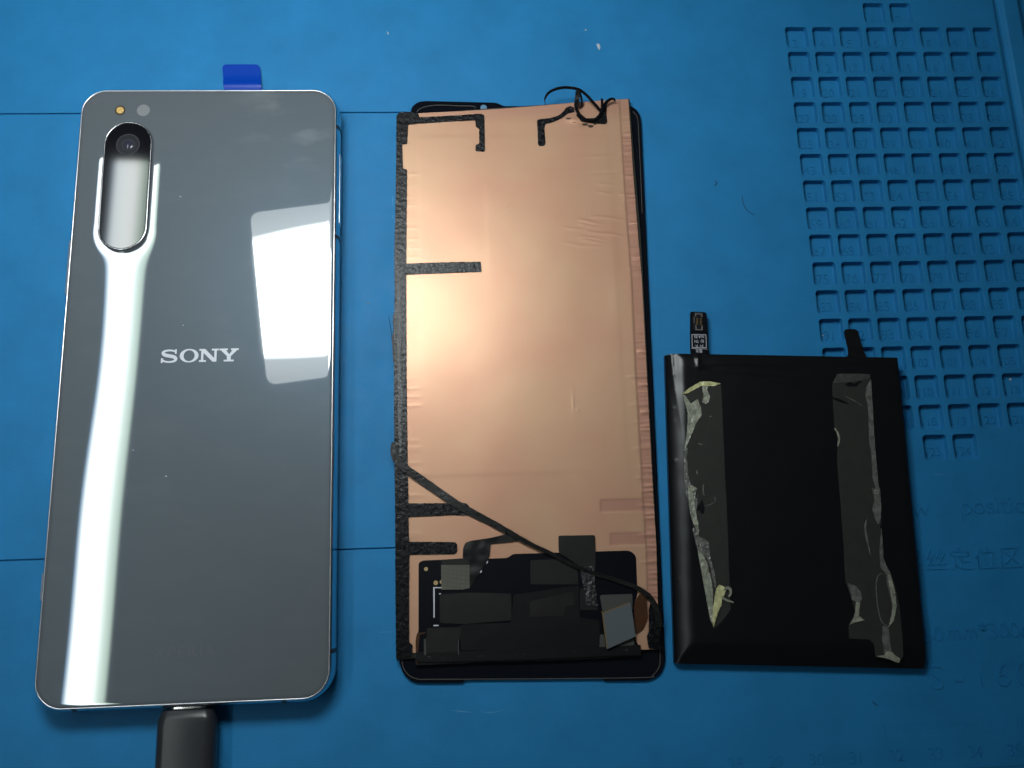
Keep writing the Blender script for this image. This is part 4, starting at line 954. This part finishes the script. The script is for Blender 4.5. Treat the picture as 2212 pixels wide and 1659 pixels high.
s2 = film('adhesive_strip', [(G_, 1498, 592), (G_, 1620, 590), (G_, 1755, 596), (G_, 1765, 800), (G_, 1785, 1100), (G_, 1810, 1350), (G_, 1830, 1598), (H_, 1840, 250), (H_, 1860, 580), (H_, 1905, 660), (H_, 1950, 780), (H_, 1985, 950), (H_, 2005, 1150), (H_, 2015, 1330), (H_, 1975, 1385), (H_, 1900, 1350), (H_, 1795, 1330), (H_, 1785, 1240), (H_, 1750, 1200), (H_, 1590, 1192),
           (H_, 1585, 1090), (H_, 1640, 990), (H_, 1612, 890), (H_, 1560, 745), (H_, 1545, 450), (H_, 1520, 100), (G_, 1512, 1500), (G_, 1495, 1250), (G_, 1500, 1100), (G_, 1475, 1020), (G_, 1462, 800), (G_, 1458, 672), (G_, 1478, 630)], MT['strip'], rag=0.04)
def glue2(*a, **k): return glue(*a, parent=s2, **k)
glue2([(G_, 1498, 594), (G_, 1750, 598), (G_, 1752, 625), (G_, 1700, 640), (G_, 1640, 655), (G_, 1560, 662), (G_, 1460, 668), (G_, 1475, 640)], MT['plate_grey'], 0.10, 0.05, rag=0.05)
glue2([(G_, 1752, 640), (G_, 1760, 640), (G_, 1775, 900), (G_, 1790, 1150), (G_, 1812, 1400), (G_, 1828, 1560), (G_, 1800, 1500), (G_, 1775, 1420), (G_, 1765, 1250), (G_, 1745, 1100), (G_, 1742, 920), (G_, 1735, 830), (G_, 1718, 770), (G_, 1725, 700)], MT['glue_clear'], 0.10, 0.06, rag=0.05)
glue2([(H_, 1765, 20), (H_, 1828, 10), (H_, 1838, 160), (H_, 1832, 270), (H_, 1815, 300), (H_, 1790, 250), (H_, 1770, 180), (H_, 1790, 110)], MT['glue_clear'], 0.12, 0.12)
glue2([(H_, 1842, 330), (H_, 1856, 560), (H_, 1885, 640), (H_, 1910, 680), (H_, 1912, 740), (H_, 1940, 830), (H_, 1955, 930), (H_, 1945, 1030), (H_, 1895, 1105), (H_, 1915, 1030), (H_, 1925, 950), (H_, 1910, 860), (H_, 1885, 760), (H_, 1880, 690), (H_, 1835, 640), (H_, 1825, 500)], MT['glue_clear'], 0.14, 0.15)
glue2([(H_, 1890, 690), (H_, 1912, 690), (H_, 1945, 830), (H_, 1958, 940), (H_, 1935, 1050), (H_, 1895, 1105), (H_, 1922, 1000), (H_, 1928, 930), (H_, 1905, 810)], MT['glue'], 0.22, 0.15)
ribbon('glue_curl', [(*at(H_, x, y, ZP+.1), ZP+.12) for x, y in ((1880, 690), (1825, 690), (1802, 760), (1805, 870), (1820, 980), (1845, 1060), (1890, 1100))], [0.2, 0.25, 0.2, 0.25, 0.3], MT['glue_clear'], s2, 0.15, n=6)
glue2([(H_, 1850, 1090), (H_, 1895, 1105), (H_, 1905, 1200), (H_, 1915, 1290), (H_, 1985, 1350), (H_, 1975, 1385), (H_, 1900, 1350), (H_, 1795, 1332), (H_, 1865, 1320), (H_, 1845, 1200)], MT['glue_clear'], 0.15, 0.15)
glue2([(H_, 1800, 1330), (H_, 1860, 1325), (H_, 1890, 1290), (H_, 1920, 1300), (H_, 1950, 1330), (H_, 1985, 1350), (H_, 1975, 1385), (H_, 1940, 1372), (H_, 1890, 1352)], MT['glue'], 0.25, 0.15)
glue2([(H_, 1575, 755), (H_, 1640, 780), (H_, 1680, 830), (H_, 1692, 880), (H_, 1672, 910), (H_, 1640, 905), (H_, 1612, 890), (H_, 1600, 830)], MT['glue_clear'], 0.08, 0.08)
glue2([(H_, 1640, 905), (H_, 1672, 910), (H_, 1665, 980), (H_, 1660, 1015), (H_, 1710, 1050), (H_, 1650, 1062), (H_, 1588, 1085), (H_, 1620, 1040), (H_, 1635, 985)], MT['glue'], 0.18, 0.2)
ribbon('glue_curl', [(*at(H_, x, y, ZP+.1), ZP+.12) for x, y in ((1725, 260), (1715, 330), (1730, 420), (1745, 490), (1755, 540))], [0.1, 0.5, 0.5, 0.3, 0.1], MT['glue_clear'], s2, 0.2, n=6)
ribbon('glue_curl', [(*at(G_, x, y, ZP+.1), ZP+.12) for x, y in ((1475, 1020), (1500, 1060), (1510, 1110), (1500, 1160))], [0.3, 0.5, 0.3], MT['glue'], s2, 0.2, n=6)
ribbon('crease_line', [(*at(G_, x, y, ZP+.05), ZP+.06) for x, y in ((1560, 770), (1620, 800), (1695, 845))], [0.1, 0.2, 0.1], MT['glue_clear'], s2, 0.1, n=6)
x0, y0 = at(H_, 1800, 45, ZP)
ribbon('glue_curl', [(x0+.45*math.cos(t), y0+.45*math.sin(t), ZP+.3) for t in np.linspace(0, 6, 9)], 0.25, MT['glue'], s2, 0.2, n=4)

# ------------------------------------------------------------------ crumbs and hairs on the mat
def fleck(v, x, y, a, c, th, label, m=MT['lint'], z=0.0):
    x0, y0 = at(v, x, y, 0)
    P = [(a*math.cos(t)*(1+.3*math.sin(3*t+x)), c*math.sin(t)*(1+.25*math.cos(2*t+y))) for t in np.linspace(0, 2*math.pi, 11)[:-1]]
    P = [(x0+p*math.cos(th)-q_*math.sin(th), y0+p*math.sin(th)+q_*math.cos(th)) for p, q_ in P]
    b = MB(); b.prism(P, z+0.0, z+0.18, 0.05)
    o = b.build('lint_fleck', m, None, None, (x0, y0, z)); o['label'] = label; o['category'] = 'lint'; o['group'] = 'white flecks of lint on the mat'
fleck('W', 1293, 100, 1.0, 0.55, 1.7, 'largest pale lint crumb on the mat above the copper-backed display')
fleck('W', 838, 72, 0.55, 0.16, 1.9, 'thin white lint sliver on the mat above and right of the blue tab')
fleck('W', 1265, 65, 0.32, 0.22, 0.4, 'tiny white lint dot just above the largest pale crumb')
fleck('W', 795, 655, 0.45, 0.10, 0.1, 'thin white lint thread on the mat between phone and display')
fleck('I', 1312, 1520, 0.45, 0.15, 0.2, 'white lint sliver lying in pit 47', z=-DEP)
fleck('J', 465, 1420, 0.22, 0.20, 0.2, 'bright white lint dot lying in pit 91', z=-DEP)
fleck('J', 795, 208, 0.15, 0.5, 0.0, 'upright white lint sliver lying in pit 53', z=-DEP)
fleck('K', 1560, 512, 0.35, 0.3, 0.4, 'pale lint crumb in the right pit of the third row from the bottom', z=-DEP)
def speck(v, x, y, a, th, label):
    x0, y0 = at(v, x, y, 7.9); z0 = zb(x0, y0)
    b = MB(); b.prism([(x0 + a*math.cos(t+th)*(1.6 if k % 3 == 0 else 0.8), y0 + a*math.sin(t+th)) for k, t in enumerate(np.linspace(0, 6.28, 8)[:-1])], z0+0.005, z0+0.07)
    o = b.build('dust_speck', MT['lint'], None, None, (x0, y0, z0)); o['label'] = label; o['category'] = 'dust'; o['group'] = 'dust specks on the phone back'
speck('B', 890, 1385, 0.2, 0.5, 'largest pale dust speck on the phone back below the lettering')
speck('A', 873, 1110, 0.16, 0.2, 'tiny white dust speck on the phone back right of the camera window')
speck('B', 1003, 388, 0.15, 1.2, 'tiny white dust speck on the phone back above the lettering')
speck('B', 673, 1213, 0.15, 0.9, 'tiny dust speck on the phone back beside the mirrored light band')
def hair(v, pts, label, wd=0.16):
    c0 = at(v, *pts[len(pts)//2]); b = MB(); C = spline([(*at(v, x, y), 0.06) for x, y in pts], 6); L = []
    for i, c in enumerate(C):
        t = (C[min(i+1, len(C)-1)] - C[max(i-1, 0)]).normalized(); sd = Vector((-t.y, t.x, 0)); k = wd/2
        L.append([tuple(c + sd*k*math.cos(a) + Vector((0, 0, k*math.sin(a)))) for a in (0, 1.57, 3.14, 4.71)])
    b.loops(L); o = b.build('stray_hair', MT['hair'], None, 60, (*c0, 0)); o['label'] = label; o['category'] = 'hair'; o['group'] = 'stray hairs on the mat'
hair('W', [(1603, 424), (1606, 440), (1614, 455), (1630, 465)], 'curved dark hair on the mat between display and numbered pits')
hair('W', [(1545, 390), (1548, 397), (1543, 402)], 'short dark bristle on the mat above and left of the curved hair', 0.22)
hair('M', [(1145, 632), (1160, 648), (1178, 660)], 'short dark hair on the mat below the battery', 0.2)
hair('E', [(80, 330), (90, 380), (98, 440), (102, 490)], 'fine dark hair sticking out left of the display tape', 0.12)

# ------------------------------------------------------------------ the lamps over the bench, seen mirrored in the phone
HP, HL = 215.0, 350.0
LCX, LCY, LW, LL, LA = -61.9, 98.3, 105.0, 91.4, R(7.2)
lamp = thing('desk_lamp', 'white desk lamp head with a bright rectangular light mirrored in the back of the phone', 'lamp', (LCX, LCY, HP))
lamp.rotation_euler = (0, 0, LA)
def lp(x, y): return (LCX+x, LCY+y)
b = MB(); b.prism([lp(*p) for p in rrect(-LW/2-2.5, LW/2+2.5, -LL/2-2.5, LL/2+2.5, 8, 8)], HP+0.6, HP+14, 2.0); b.build('lamp_head', MT['lamp_body'], lamp, 40)
b = MB(); b.prism([lp(*p) for p in rrect(-LW/2, LW/2, -LL/2, LL/2, 4.5, 8)], HP, HP+0.5); b.build('diffuser', MT['panel_light'], lamp)
b = MB(); L = []
for k in range(9):
    L.append([(LCX - 27.0 + 5.2*math.cos(2*math.pi*i/20), LCY + LL/2 + 1 + k*24, HP + 9 + 0.35*k*k + 6.0*math.sin(2*math.pi*i/20)) for i in range(20)])
b.loops(L); b.build('lamp_arm', MT['lamp_body'], lamp, 60)

SCX, SCY, SW, SL = -238.0, 0.0, 26.0, 470.0
strip = thing('strip_lamp', 'long white strip lamp mirrored as a bright band along the left side of the phone', 'lamp', (SCX, SCY, HL))
strip.rotation_euler = (0, 0, R(-1.2))
b = MB(); box(b, SCX-SW/2-2, SCX+SW/2+2, SCY-SL/2-6, SCY+SL/2+6, HL+1, HL+16); b.build('lamp_housing', MT['lamp_body'], strip)
b = MB(); b.prism([(SCX+x, SCY+y) for x, y in rrect(-SW/2, SW/2, -SL/2, SL/2, 4, 5)], HL, HL+0.8); b.build('diffuser', MT['strip_light'], strip)
